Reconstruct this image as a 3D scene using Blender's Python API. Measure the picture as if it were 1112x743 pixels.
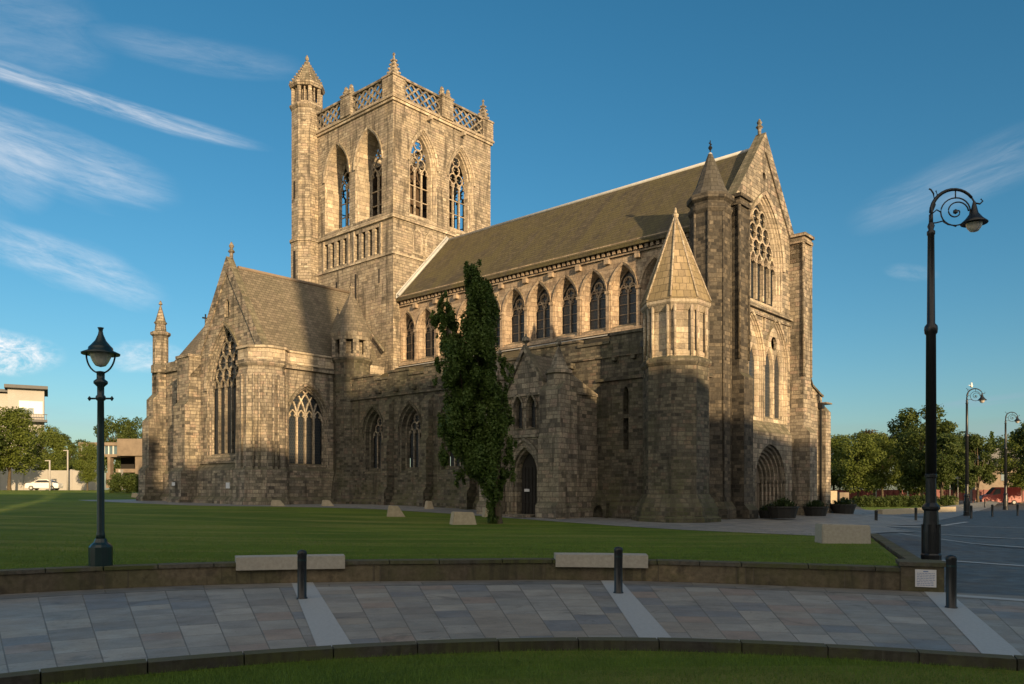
import bpy, bmesh, math, random
import numpy as np
from mathutils import Vector, Matrix
R = math.radians
random.seed(7); rng = np.random.default_rng(7)
for o in list(bpy.data.objects): bpy.data.objects.remove(o)
sc = bpy.context.scene
COL = sc.collection

# ------------------------------------------------------------------ camera
cam = bpy.data.cameras.new('camera'); camo = bpy.data.objects.new('camera', cam); COL.objects.link(camo)
camo.location = (0, 0, 2.0); camo.rotation_euler = (R(90), 0, 0)
cam.sensor_width = 36; cam.lens = 36 * 870 / 1112
cam.shift_y = 160.5 / 1112; cam.shift_x = 0
cam.clip_start = .1; cam.clip_end = 3000
sc.camera = camo

# church frame: origin under the west gable, +x south, +y east
OX, OY, ROT = 14.80, 47.0, math.atan2(.7471, .6647)
EX, EY = (math.cos(ROT), math.sin(ROT)), (-math.sin(ROT), math.cos(ROT))
def W(x, y): return (OX + x*EX[0] + y*EY[0], OY + x*EX[1] + y*EY[1])
def LOC(X, Y): dx, dy = X-OX, Y-OY; return dx*EX[0]+dy*EX[1], dx*EY[0]+dy*EY[1]

# ------------------------------------------------------------------ light
SUN_AZ_OFF, SUN_EL = 22.0, 11.0            # degrees north of the church's west axis, elevation
sa = R(SUN_AZ_OFF)
sx, sy = -math.sin(sa), -math.cos(sa)
S3 = Vector((sx*EX[0]+sy*EY[0], sx*EX[1]+sy*EY[1], math.tan(R(SUN_EL)))).normalized()
sun = bpy.data.lights.new('sun', 'SUN'); suno = bpy.data.objects.new('sun', sun); COL.objects.link(suno)
suno.rotation_euler = S3.to_track_quat('Z', 'Y').to_euler()
sun.energy = 4.7; sun.angle = R(.6); sun.color = (1, .70, .385)
sc.view_settings.view_transform = 'Standard'; sc.view_settings.look = 'None'
sc.view_settings.gamma = 1; sc.view_settings.use_curve_mapping = False
sc.view_settings.exposure = 0.66

class NT:
    """tiny node helper"""
    def __init__(s, tree): s.t = tree; s.n = tree.nodes; s.l = tree.links
    def new(s, typ, **kw):
        n = s.n.new(typ)
        for k, v in kw.items(): setattr(n, k, v)
        return n
    def put(s, sock, v):
        if isinstance(v, bpy.types.NodeSocket): s.l.new(v, sock)
        elif v is not None:
            try: sock.default_value = v
            except Exception:
                sock.default_value = tuple(v) + (1,) if len(v) == 3 else v
    def m(s, op, a, b=None, c=None, clamp=False):
        n = s.new('ShaderNodeMath', operation=op); n.use_clamp = clamp
        for i, v in enumerate((a, b, c)):
            if v is not None: s.put(n.inputs[i], v)
        return n.outputs[0]
    def mix(s, f, a, b, blend='MIX'):
        n = s.new('ShaderNodeMix', data_type='RGBA', blend_type=blend)
        s.put(n.inputs[0], f)
        for i, v in ((6, a), (7, b)):
            if isinstance(v, tuple) and len(v) == 3: v = v + (1,)
            s.put(n.inputs[i], v)
        return n.outputs[2]
    def ramp(s, f, stops, interp='LINEAR'):
        n = s.new('ShaderNodeValToRGB'); s.put(n.inputs[0], f); e = n.color_ramp.elements
        n.color_ramp.interpolation = interp
        while len(e) < len(stops): e.new(.5)
        for el, (p, c) in zip(e, stops):
            el.position = p; el.color = (c if len(c) == 4 else tuple(c)+(1,)) if not isinstance(c, (int, float)) else (c, c, c, 1)
        return n.outputs[0]
    def noise(s, vec, scale, detail=3, rough=.55, dist=0, out=0):
        n = s.new('ShaderNodeTexNoise'); s.put(n.inputs['Vector'], vec)
        n.inputs['Scale'].default_value = scale; n.inputs['Detail'].default_value = detail
        n.inputs['Roughness'].default_value = rough; n.inputs['Distortion'].default_value = dist
        return n.outputs[out]
    def sep(s, v): n = s.new('ShaderNodeSeparateXYZ'); s.put(n.inputs[0], v); return n.outputs
    def comb(s, x, y, z=0.0):
        n = s.new('ShaderNodeCombineXYZ')
        for i, v in enumerate((x, y, z)): s.put(n.inputs[i], v)
        return n.outputs[0]
    def mr(s, v, a, b, c=0., d=1.):
        n = s.new('ShaderNodeMapRange'); n.interpolation_type = 'SMOOTHSTEP'
        for i, q in enumerate((v, a, b, c, d)): s.put(n.inputs[i], q)
        return n.outputs[0]

# ------------------------------------------------------------------ sky with thin evening cloud
world = bpy.data.worlds.new('World'); sc.world = world; world.use_nodes = True
w = NT(world.node_tree); w.n.clear()
sky = w.new('ShaderNodeTexSky', sky_type='NISHITA'); sky.sun_disc = False
sky.sun_elevation = R(SUN_EL); sky.sun_rotation = math.atan2(S3.x, S3.y)
sky.altitude = 30; sky.air_density = 1.0; sky.dust_density = .9; sky.ozone_density = 3.2
tc = w.new('ShaderNodeTexCoord'); D = w.sep(tc.outputs['Generated'])
az = w.m('MULTIPLY', w.m('ARCTAN2', D[0], D[1]), 57.29578)
el = w.m('MULTIPLY', w.m('ARCTAN2', D[2], w.m('SQRT', w.m('ADD', w.m('MULTIPLY', D[0], D[0]), w.m('MULTIPLY', D[1], D[1])))), 57.29578)
def azel(u, v):
    dx, dz = (u-556)/870, (532-v)/870
    return math.degrees(math.atan2(dx, 1)), math.degrees(math.atan2(dz, math.hypot(dx, 1)))
def cloud(u0, v0, u1, v1, width, amount, nscale, stretch, soft=.5, seed=0.):
    """a streak of cloud between two sky directions"""
    a0, e0 = azel(u0, v0); a1, e1 = azel(u1, v1)
    L = math.hypot(a1-a0, e1-e0); ca, se = (a1-a0)/L, (e1-e0)/L
    x = w.m('SUBTRACT', az, (a0+a1)/2); y = w.m('SUBTRACT', el, (e0+e1)/2)
    p = w.m('ADD', w.m('MULTIPLY', x, ca), w.m('MULTIPLY', y, se))
    q = w.m('SUBTRACT', w.m('MULTIPLY', y, ca), w.m('MULTIPLY', x, se))
    vec = w.comb(w.m('MULTIPLY', p, 1/stretch), q, seed)
    warp = w.m('MULTIPLY', w.m('SUBTRACT', w.noise(vec, nscale*.45, 3), .5), width*1.3)
    q2 = w.m('DIVIDE', w.m('ADD', q, warp), width)
    p2 = w.m('DIVIDE', p, L/2)
    r = w.m('ADD', w.m('MULTIPLY', q2, q2), w.m('POWER', w.m('ABSOLUTE', p2), 2.6))
    base = w.mr(r, 1.3, 0., 0., 1.)
    n = w.mr(w.m('ADD', w.m('MULTIPLY', w.noise(vec, nscale, 8, .66, .5), .75), w.m('MULTIPLY', w.noise(vec, nscale*3.7, 6, .7, .8), .25)), .52-soft*.40, .52+soft*.46)
    return w.m('MULTIPLY', w.m('MULTIPLY', base, n), amount)
white = [cloud(-80, 50, 285, 160, .62, .60, 1.3, 9, .6, 1.),
         cloud(-120, 110, 190, 212, 1.9, .42, 1.1, 6, .65, 2.),
         cloud(-60, 150, 60, 215, 2.2, .26, 1.1, 4, .7, 3.),
         cloud(-40, 245, 180, 325, 1.5, .40, 1.3, 4, .7, 4.),
         cloud(-110, 380, 68, 388, 1.25, 1.3, .8, 1.6, .35, 5.),
         cloud(112, 388, 205, 388, .95, .55, .9, 2, .5, 6.),
         cloud(925, 245, 1180, 140, 1.7, .20, .9, 7, .7, 7.),
         cloud(960, 292, 1020, 298, .5, .14, 1., 3, .6, 8.),
         cloud(100, 35, 330, 75, 1.0, .18, .8, 6, .7, 9.),
         cloud(-60, 20, 120, 50, 2.6, .16, .6, 4, .7, 10.)]
grey = [cloud(1010, 443, 1150, 425, .30, .55, .6, 9, .5, 11.),
        cloud(1010, 478, 1250, 462, 1.2, .50, .6, 7, .6, 12.),
        cloud(-100, 444, 230, 452, .9, .25, .6, 7, .6, 13.)]
def total(L):
    a = L[0]
    for b in L[1:]: a = w.m('ADD', a, b)
    return w.m('MINIMUM', a, .92)
hs = w.new('ShaderNodeHueSaturation'); w.put(hs.inputs['Color'], sky.outputs[0])
hs.inputs['Saturation'].default_value = 1.2; hs.inputs['Hue'].default_value = .485; hs.inputs['Value'].default_value = 1.0
skyc = hs.outputs[0]
c1 = w.mix(total(grey), skyc, (2.6, 3.3, 4.3))
c2 = w.mix(total(white), c1, (8.0, 7.7, 7.6))
# unseen warm cloud bank behind the viewer, added to the sky as fill light
rear_fill = w.m('MULTIPLY', w.mr(D[1], -.05, -.5, 0., 1.), w.mr(w.noise(w.comb(w.m('MULTIPLY', az, .03), w.m('MULTIPLY', el, .06), 2.), 1.6, 5, .6), .38, .56, .25, 1.))
c2 = w.mix(w.m('MULTIPLY', rear_fill, .9), c2, (11.2, 9.3, 7.1))
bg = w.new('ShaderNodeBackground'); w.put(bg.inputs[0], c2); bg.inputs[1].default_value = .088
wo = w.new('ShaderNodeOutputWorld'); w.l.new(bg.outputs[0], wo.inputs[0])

# ------------------------------------------------------------------ mesh builder
class B:
    def __init__(s): s.v = []; s.f = []; s.mi = []; s.sm = []
    def add(s, V, F, mi=0, smooth=False):
        k = len(s.v); s.v += [tuple(p) for p in V]; s.f += [tuple(i+k for i in f) for f in F]
        s.mi += [mi]*len(F); s.sm += [smooth]*len(F)
    def box(s, x0, x1, y0, y1, z0, z1, mi=0):
        s.add([(x0,y0,z0),(x1,y0,z0),(x1,y1,z0),(x0,y1,z0),(x0,y0,z1),(x1,y0,z1),(x1,y1,z1),(x0,y1,z1)],
              [(3,2,1,0),(4,5,6,7),(0,1,5,4),(1,2,6,5),(2,3,7,6),(3,0,4,7)], mi)
    def prism(s, P, Fm, d0, d1, mi=0):
        """polygon P of (s,z) pushed from depth d0 to d1 through frame Fm"""
        n = len(P)
        s.add([Fm(a, b, d0) for a, b in P] + [Fm(a, b, d1) for a, b in P],
              [tuple(range(n)), tuple(range(2*n-1, n-1, -1))] + [(i, (i+1) % n, n+(i+1) % n, n+i) for i in range(n)], mi)
    def loft(s, A, dA, Bp, dB, Fm, closed=True, mi=0):
        n = len(A); m = n if closed else n-1
        s.add([Fm(a, b, dA) for a, b in A] + [Fm(a, b, dB) for a, b in Bp],
              [(i, (i+1) % n, n+(i+1) % n, n+i) for i in range(m)], mi)
    def rev(s, prof, c=(0,0), n=16, rot=0., mi=0, smooth=False, cap=True):
        """profile [(r,z)] turned about a vertical axis"""
        V = []; F = []
        for r, z in prof:
            for i in range(n):
                a = rot + 2*math.pi*i/n; V.append((c[0]+r*math.cos(a), c[1]+r*math.sin(a), z))
        for j in range(len(prof)-1):
            for i in range(n):
                k = (i+1) % n; F.append((j*n+i, j*n+k, (j+1)*n+k, (j+1)*n+i))
        s.add(V, F, mi, smooth)
        if cap:
            for j, fl in ((0, True), (len(prof)-1, False)):
                if prof[j][0] > .002:
                    k = len(s.v) - len(V) + j*n
                    f = [k+i for i in range(n)]
                    s.f.append(tuple(reversed(f)) if fl else tuple(f)); s.mi.append(mi); s.sm.append(False)
    def oct(s, prof, c, rot=math.pi/8, mi=0): s.rev(prof, c, 8, rot, mi)
    def tube(s, pts, r, n=8, mi=0, smooth=True, r1=None):
        pts = [Vector(p) for p in pts]; N = len(pts); V = []; F = []
        up = Vector((0, 0, 1))
        for i, p in enumerate(pts):
            t = (pts[min(i+1, N-1)] - pts[max(i-1, 0)]).normalized()
            a = t.cross(up)
            if a.length < .05: a = t.cross(Vector((1, 0, 0)))
            a.normalize(); b = t.cross(a)
            rr = r if r1 is None else r + (r1-r)*i/(N-1)
            for k in range(n):
                q = 2*math.pi*k/n; V.append(p + a*math.cos(q)*rr + b*math.sin(q)*rr)
        for i in range(N-1):
            for k in range(n): F.append((i*n+k, i*n+(k+1) % n, (i+1)*n+(k+1) % n, (i+1)*n+k))
        s.add(V, F, mi, smooth)
        s.add(V[:n], [tuple(range(n))], mi); s.add(V[-n:], [tuple(range(n-1, -1, -1))], mi)
    def strip(s, pts, wd, Fm, d0, d1, mi=0):
        """mitred bar along a 2D polyline (s,z), width wd, from depth d0 to d1"""
        N = len(pts)
        if N < 2: return
        Lp = []; Rp = []
        for i in range(N):
            a = pts[max(i-1, 0)]; b = pts[min(i+1, N-1)]
            dx, dy = b[0]-a[0], b[1]-a[1]; l = math.hypot(dx, dy) or 1
            nx, ny = -dy/l*wd/2, dx/l*wd/2
            Lp.append((pts[i][0]+nx, pts[i][1]+ny)); Rp.append((pts[i][0]-nx, pts[i][1]-ny))
        j = random.uniform(-.004, .004)
        s.loft(Lp, d0+j, Rp, d0+j, Fm, False, mi); s.loft(Rp, d0+j, Rp, d1, Fm, False, mi)
        s.loft(Lp, d1, Lp, d0+j, Fm, False, mi)
    def slab(s, outline, holes, d0, d1, Fm, mi=0):
        cu = bpy.data.curves.new('t', 'CURVE'); cu.dimensions = '2D'; cu.fill_mode = 'BOTH'; cu.extrude = abs(d1-d0)/2
        for P in [outline] + list(holes):
            sp = cu.splines.new('POLY'); sp.points.add(len(P)-1)
            for q, (a, b) in zip(sp.points, P): q.co = (a, b, 0, 1)
            sp.use_cyclic_u = True
        ob = bpy.data.objects.new('t', cu); COL.objects.link(ob)
        dg = bpy.context.evaluated_depsgraph_get()
        me = bpy.data.meshes.new_from_object(ob.evaluated_get(dg))
        mid = (d0+d1)/2
        s.add([Fm(v.co.x, v.co.y, mid+v.co.z) for v in me.vertices], [tuple(p.vertices) for p in me.polygons], mi)
        bpy.data.objects.remove(ob); bpy.data.curves.remove(cu); bpy.data.meshes.remove(me)
    def mesh(s, name, recalc=True):
        me = bpy.data.meshes.new(name); me.from_pydata(s.v, [], s.f)
        me.polygons.foreach_set('material_index', s.mi); me.polygons.foreach_set('use_smooth', s.sm)
        if recalc:
            bm = bmesh.new(); bm.from_mesh(me); bmesh.ops.remove_doubles(bm, verts=bm.verts, dist=.0004)
            bmesh.ops.recalc_face_normals(bm, faces=bm.faces); bm.to_mesh(me); bm.free()
        me.update(); return me

def frN(c): return lambda s, z, d: (c+d, s, z)          # wall at x=c seen from the north
def frW(c): return lambda s, z, d: (s, c+d, z)          # wall at y=c seen from the west
def frS(c): return lambda s, z, d: (c-d, s, z)
def frE(c): return lambda s, z, d: (s, c-d, z)

def part(name, b, mat, parent=None, label=None, recalc=True):
    me = b.mesh(name, recalc) if isinstance(b, B) else b
    for m_ in (mat if isinstance(mat, (list, tuple)) else [mat]):
        if len(me.materials) < (len(mat) if isinstance(mat, (list, tuple)) else 1): me.materials.append(m_)
    o = bpy.data.objects.new(name, me); COL.objects.link(o); o.parent = parent
    if label: o['label'] = label
    return o
def thing(name, label, cat, loc=(0,0,0), rz=0., group=None):
    o = bpy.data.objects.new(name, None); o.empty_display_size = .3; COL.objects.link(o)
    o.location = loc; o.rotation_euler = (0, 0, rz); o['label'] = label; o['category'] = cat
    if group: o['group'] = group
    return o
def tag(o, label, cat, group=None):
    o['label'] = label; o['category'] = cat
    if group: o['group'] = group
    return o
def struct(name, b, mat, kind='structure', recalc=True):
    o = part(name, b, mat, None, None, recalc); o['kind'] = kind; return o
def dup(root, loc, rz=0., label=None, group=None, scale=None):
    r = root.copy(); COL.objects.link(r); r.location = loc; r.rotation_euler = (0, 0, rz)
    if label: r['label'] = label
    if group: r['group'] = group
    if scale: r.scale = scale
    for ch in list(root.children):
        c = ch.copy(); COL.objects.link(c); c.parent = r
        for g in list(ch.children):
            d = g.copy(); COL.objects.link(d); d.parent = c
    return r

# ------------------------------------------------------------------ materials
def mat(name):
    m_ = bpy.data.materials.new(name); m_.use_nodes = True; t = NT(m_.node_tree); t.n.clear()
    o = t.new('ShaderNodeOutputMaterial'); p = t.new('ShaderNodeBsdfPrincipled'); t.l.new(p.outputs[0], o.inputs[0])
    return m_, t, p, o
def bump(t, p, h, strength=.5, dist=.02):
    b = t.new('ShaderNodeBump'); b.inputs['Strength'].default_value = strength; b.inputs['Distance'].default_value = dist
    t.put(b.inputs['Height'], h); t.l.new(b.outputs[0], p.inputs['Normal'])
def wallcoord(t):
    tc = t.new('ShaderNodeTexCoord'); P = t.sep(tc.outputs['Object'])
    g = t.new('ShaderNodeNewGeometry'); vt = t.new('ShaderNodeVectorTransform', vector_type='NORMAL', convert_from='WORLD', convert_to='OBJECT')
    t.l.new(g.outputs['True Normal'], vt.inputs[0]); N = t.sep(vt.outputs[0])
    ln = t.m('MAXIMUM', t.m('SQRT', t.m('ADD', t.m('MULTIPLY', N[0], N[0]), t.m('MULTIPLY', N[1], N[1]))), .05)
    u = t.m('DIVIDE', t.m('SUBTRACT', t.m('MULTIPLY', P[1], N[0]), t.m('MULTIPLY', P[0], N[1])), ln)
    return tc.outputs['Object'], P, N, u, ln
def stone(name, stops, course=.30, bw=.62, soot=.5, sootcol=(.035,.032,.028), green=.0, mortar=(.10,.085,.065), wear=.5, val=1.0, mort=.014):
    m_, t, p, o = mat(name)
    obj, P, N, u, ln = wallcoord(t)
    # courses of uneven height, uneven joints from course to course
    zz = t.m('ADD', P[2], t.m('MULTIPLY', t.m('SINE', t.m('MULTIPLY', P[2], 2.1)), .09))
    row = t.m('FLOOR', t.m('DIVIDE', zz, course))
    wn = t.new('ShaderNodeTexWhiteNoise', noise_dimensions='1D'); t.put(wn.inputs['W'], row)
    uu = t.m('MULTIPLY', t.m('ADD', u, t.m('MULTIPLY', wn.outputs[0], 3.7)), t.m('ADD', .8, t.m('MULTIPLY', wn.outputs[0], .55)))
    vec = t.comb(uu, zz, 0.)
    br = t.new('ShaderNodeTexBrick'); t.put(br.inputs['Vector'], vec); br.offset = 0.; br.squash = 1.
    for k, v in (('Scale', 1.), ('Mortar Size', mort), ('Mortar Smooth', .35), ('Bias', 0.), ('Brick Width', bw), ('Row Height', course)): br.inputs[k].default_value = v
    br.inputs['Color1'].default_value = (0,0,0,1); br.inputs['Color2'].default_value = (1,1,1,1); br.inputs['Mortar'].default_value = (.5,.5,.5,1)
    r0 = t.sep(br.outputs['Color'])[0]
    col = t.ramp(t.m('ADD', .5, t.m('MULTIPLY', t.m('SUBTRACT', r0, .5), .88)), stops)
    fine = t.noise(obj, 9., 5, .65)
    col = t.mix(1., col, t.ramp(fine, [(.25, .62), (.75, 1.28)]), 'MULTIPLY')
    big = t.noise(obj, .33, 4, .6)
    col = t.mix(t.mr(big, .46, .62, 0., wear), col, t.mix(1., col, (1.35, 1.28, 1.15), 'MULTIPLY'))
    if green: col = t.mix(t.m('MULTIPLY', t.mr(t.noise(obj, .55, 4, .6), .48, .68), green), col, (.085,.092,.035))
    pale = t.m('MULTIPLY', t.mr(t.noise(obj, .8, 5, .7), .54, .70), .5)
    col = t.mix(pale, col, t.mix(1., col, (1.75, 1.65, 1.45), 'MULTIPLY'))
    if green: col = t.mix(t.m('MULTIPLY', t.m('MULTIPLY', t.mr(P[2], 4.2, .4), t.mr(t.noise(obj, .9, 4, .65), .42, .62)), min(1., green*2.0)), col, (.075,.085,.03))
    # runs of soot: streaked downwards
    sv = t.comb(t.m('MULTIPLY', u, 1.9), t.m('MULTIPLY', P[2], .22), 3.)
    st = t.m('MULTIPLY', t.mr(t.noise(sv, 1.0, 5, .65, .4), .49, .64), soot)
    st2 = t.m('MULTIPLY', t.mr(t.noise(obj, 1.7, 4, .7), .54, .66), soot*.8)
    col = t.mix(t.m('MAXIMUM', st, st2), col, sootcol)
    # ledges gather dirt and moss
    up = t.m('MULTIPLY', t.mr(N[2], .25, .6), .6)
    col = t.mix(up, col, (.10,.10,.055))
    col = t.mix(t.m('MULTIPLY', br.outputs['Fac'], .85), col, mortar)
    if val != 1.0: col = t.mix(1., col, (val, val, val), 'MULTIPLY')
    hsv = t.new('ShaderNodeHueSaturation'); hsv.inputs['Saturation'].default_value = .93; t.put(hsv.inputs['Color'], col); col = hsv.outputs[0]
    t.put(p.inputs['Base Color'], col); p.inputs['Roughness'].default_value = .92; p.inputs['Specular IOR Level'].default_value = .25
    h = t.m('ADD', t.m('MULTIPLY', br.outputs['Fac'], -1.), t.m('ADD', t.m('MULTIPLY', fine, .8), t.m('MULTIPLY', r0, .7)))
    bump(t, p, h, .75, .03)
    return m_
WARM = [(0, (.17,.145,.11)), (.16, (.31,.265,.20)), (.4, (.40,.34,.25)), (.6, (.47,.40,.295)), (.8, (.37,.30,.235)), (.92, (.56,.495,.375)), (1, (.23,.195,.155))]
MIDS = [(0, (.075,.068,.06)), (.2, (.19,.168,.135)), (.5, (.28,.245,.19)), (.74, (.36,.315,.24)), (.88, (.31,.24,.19)), (1, (.46,.41,.32))]
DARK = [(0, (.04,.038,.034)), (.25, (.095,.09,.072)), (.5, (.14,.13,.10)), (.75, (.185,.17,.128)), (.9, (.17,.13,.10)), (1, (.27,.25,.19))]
M = {}
M['tower'] = stone('tower sandstone', WARM, .215, .46, .62, green=.05, val=.80)
M['warm'] = stone('warm sandstone', WARM, .30, .62, .30, green=.04, mort=.008)
M['nave'] = stone('pinkish sandstone', [(0, (.24,.18,.13)), (.5, (.36,.28,.20)), (1, (.44,.35,.25))], .28, .6, .35, mort=.008)
M['mid'] = stone('weathered sandstone', MIDS, .23, .46, .6, green=.12)
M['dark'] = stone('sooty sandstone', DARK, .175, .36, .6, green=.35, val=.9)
M['front'] = stone('west front sandstone', MIDS, .22, .44, .62, val=1.02)
M['transept'] = stone('transept sandstone', MIDS, .215, .45, .6, green=.18, val=.98)

def roofmat(name, base, moss, row=.22, streak=.5):
    m_, t, p, o = mat(name); obj, P, N, u, ln = wallcoord(t)
    v = t.m('DIVIDE', P[2], ln) if False else P[2]
    vec = t.comb(u, v, 0.)
    br = t.new('ShaderNodeTexBrick'); t.put(br.inputs['Vector'], vec); br.offset = .5
    for k, q in (('Scale', 1.), ('Mortar Size', .012), ('Mortar Smooth', .2), ('Brick Width', .34), ('Row Height', row)): br.inputs[k].default_value = q
    br.inputs['Color1'].default_value = (0,0,0,1); br.inputs['Color2'].default_value = (1,1,1,1); br.inputs['Mortar'].default_value = (.5,.5,.5,1)
    r0 = t.sep(br.outputs['Color'])[0]
    col = t.mix(1., base, t.ramp(r0, [(0, .68), (1, 1.3)]), 'MULTIPLY')
    sv = t.comb(t.m('MULTIPLY', u, 1.4), t.m('MULTIPLY', v, .16), 1.)
    st = t.mr(t.noise(sv, .9, 5, .6, .3), .38, .66)
    ms = t.m('MULTIPLY', t.m('MAXIMUM', st, t.mr(t.noise(obj, .5, 5, .65), .42, .62)), streak)
    col = t.mix(ms, col, moss)
    col = t.mix(t.mr(t.noise(obj, 5., 4, .7), .5, .8, 0, .55), col, (.03,.028,.02))
    col = t.mix(t.m('MULTIPLY', br.outputs['Fac'], .7), col, (.02,.018,.014))
    t.put(p.inputs['Base Color'], col); p.inputs['Roughness'].default_value = .85
    bump(t, p, t.m('ADD', t.m('MULTIPLY', br.outputs['Fac'], -1.), t.m('MULTIPLY', r0, .6)), .7, .03)
    return m_
M['nave_roof'] = roofmat('mossy slate', (.075,.062,.038), (.10,.085,.03), .22, .75)
M['tr_roof'] = roofmat('grey stone slate', (.165,.14,.105), (.13,.12,.08), .2, .5)
M['spire'] = roofmat('mossy spire stone', (.30,.235,.15), (.21,.165,.075), .36, .6)
M['cone'] = roofmat('dark cone slate', (.07,.065,.06), (.09,.085,.05), .25, .3)

def plain(name, col, rough=.6, metal=0., nscale=6., var=.25, bmp=.15, spec=.5, dist=.01):
    m_, t, p, o = mat(name); tc = t.new('ShaderNodeTexCoord')
    n = t.noise(tc.outputs['Object'], nscale, 5, .6)
    c = t.mix(1., col, t.ramp(n, [(.2, 1-var), (.8, 1+var)]), 'MULTIPLY')
    t.put(p.inputs['Base Color'], c); p.inputs['Roughness'].default_value = rough; p.inputs['Metallic'].default_value = metal
    p.inputs['Specular IOR Level'].default_value = spec
    if bmp: bump(t, p, t.noise(tc.outputs['Object'], nscale*5, 4), bmp, dist)
    return m_
M['iron'] = plain('black painted cast iron', (.012,.014,.016), .38, 0, 5, .3, .2)
M['greeniron'] = plain('dark green painted iron', (.010,.028,.030), .32, 0, 5, .25, .2)
M['lead'] = plain('pale lead flashing', (.42,.43,.42), .55, 0, 3, .2, .1)
M['wood'] = plain('old oak boards', (.075,.05,.03), .7, 0, 6, .4, .4)
M['doorgrey'] = plain('weathered grey oak', (.15,.125,.095), .75, 0, 7, .4, .4)
M['darkint'] = plain('dark interior', (.02,.018,.016), .9, 0, 3, .2, 0)
M['palestone'] = plain('pale cut sandstone', (.40,.34,.24), .85, 0, 7, .22, .4)
M['bench'] = plain('pale grey granite', (.36,.34,.29), .75, 0, 14, .2, .3)
M['white'] = plain('white car paint', (.75,.75,.74), .25, 0, 2, .04, 0)
M['redpaint'] = plain('red paint', (.26,.03,.022), .35, 0, 2, .15, 0)
M['redboard'] = plain('red painted boards', (.15,.03,.025), .6, 0, 2, .35, 0)
M['tyre'] = plain('rubber', (.015,.015,.016), .85)
M['concrete'] = plain('weathered concrete', (.20,.16,.12), .9, 0, 1.2, .3, .3)
M['render'] = plain('pale grey render', (.37,.36,.34), .9, 0, .8, .08, .1)
M['roofgrey'] = plain('dark grey roof sheet', (.07,.075,.08), .6, 0, 1, .2, 0)
M['paper'] = plain('white enamel panel', (.62,.63,.66), .5, 0, 9, .06, 0)
M['bluetext'] = plain('blue print', (.12,.2,.4), .5, 0, 9, .06, 0)
M['canvas'] = plain('white canvas', (.8,.79,.76), .7, 0, 2, .05, 0)
M['tubwood'] = plain('black wooden tub', (.02,.02,.018), .6, 0, 6, .3, .3)
M['hill'] = plain('far park grass', (.05,.075,.02), .95, 0, .2, .3, 0)
def glass(name, col, rough=.12, spec=.9):
    m_, t, p, o = mat(name); tc = t.new('ShaderNodeTexCoord')
    t.put(p.inputs['Base Color'], col + (1,)); p.inputs['Roughness'].default_value = rough; p.inputs['Specular IOR Level'].default_value = spec
    if rough > .2:
        obj, P, N, u, ln = wallcoord(t); br = t.new('ShaderNodeTexBrick'); t.put(br.inputs['Vector'], t.comb(u, P[2], 0.)); br.offset = .5
        for k, q in (('Scale', 1.), ('Mortar Size', .010), ('Mortar Smooth', .1), ('Brick Width', .16), ('Row Height', .2)): br.inputs[k].default_value = q
        t.put(p.inputs['Base Color'], t.mix(br.outputs['Fac'], t.mix(t.noise(obj, 3., 3), (.006,.012,.022), (.03,.04,.05)), (.07,.07,.065)))
    bump(t, p, t.noise(tc.outputs['Object'], 4., 3), .35, .02); return m_
M['glass'] = glass('dark leaded glass', (.012,.02,.032), .34, .42)
M['bglass'] = glass('office glass', (.10,.16,.2), .08, 1.0)
m_, t, p, o = mat('frosted lamp glass'); p.inputs['Base Color'].default_value = (.78,.74,.66,1); p.inputs['Roughness'].default_value = .3
p.inputs['Transmission Weight'].default_value = .35; M['lampglass'] = m_

# ------------------------------------------------------------------ terrain height
FC = (1.5, -1.5)                                   # centre of the curved walk
def lerp(x, tab):
    if x <= tab[0][0]: return tab[0][1]
    for (a, p_), (b, q_) in zip(tab, tab[1:]):
        if x <= b: f = (x-a)/(b-a); f = f*f*(3-2*f); return p_ + (q_-p_)*f
    return tab[-1][1]
def sstep(x, a, b): f = min(1, max(0, (x-a)/(b-a))); return f*f*(3-2*f)
def lawn_h(X, Y):
    x, y = LOC(X, Y)
    return lerp(y, [(-3, .43), (25, .98), (45, 1.1), (72, 1.72), (105, 1.95)]) + .0
def rwall(th):                                     # outer wall radius about FC as a function of bearing
    d = math.degrees(th)
    return lerp(d, [(-60, 22.6), (-34, 20.2), (-5, 19.3), (20, 18.45), (30, 18.3)])
def rkerb(th):
    d = math.degrees(th)
    return lerp(d, [(-75, 13.4), (-35, 12.3), (-5, 12.25), (22, 11.9), (45, 11.6)])
def pol(th, r): return FC[0]+r*math.sin(th), FC[1]+r*math.cos(th)
LE0, LE1 = (8.15, 15.9), (12.7, 28.6)              # right-hand edge of the lawn
def plaza_h(X, Y):
    x, y = LOC(X, Y)
    a = .40*sstep(y, -7.5, -2.5)*(1-sstep(x, 9.5, 17))
    return max(a, .42*(1-sstep(edge_d(X, Y), .2, 5.))*sstep(Y, 25.5, 29.))
def edge_d(X, Y):
    ax, ay = LE0; bx, by = LE1; l = math.hypot(bx-ax, by-ay)
    return ((X-ax)*(by-ay) - (Y-ay)*(bx-ax))/l
def in_lawn(X, Y):
    side = (LE1[0]-LE0[0])*(Y-LE0[1]) - (LE1[1]-LE0[1])*(X-LE0[0])
    return side > 0

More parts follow.
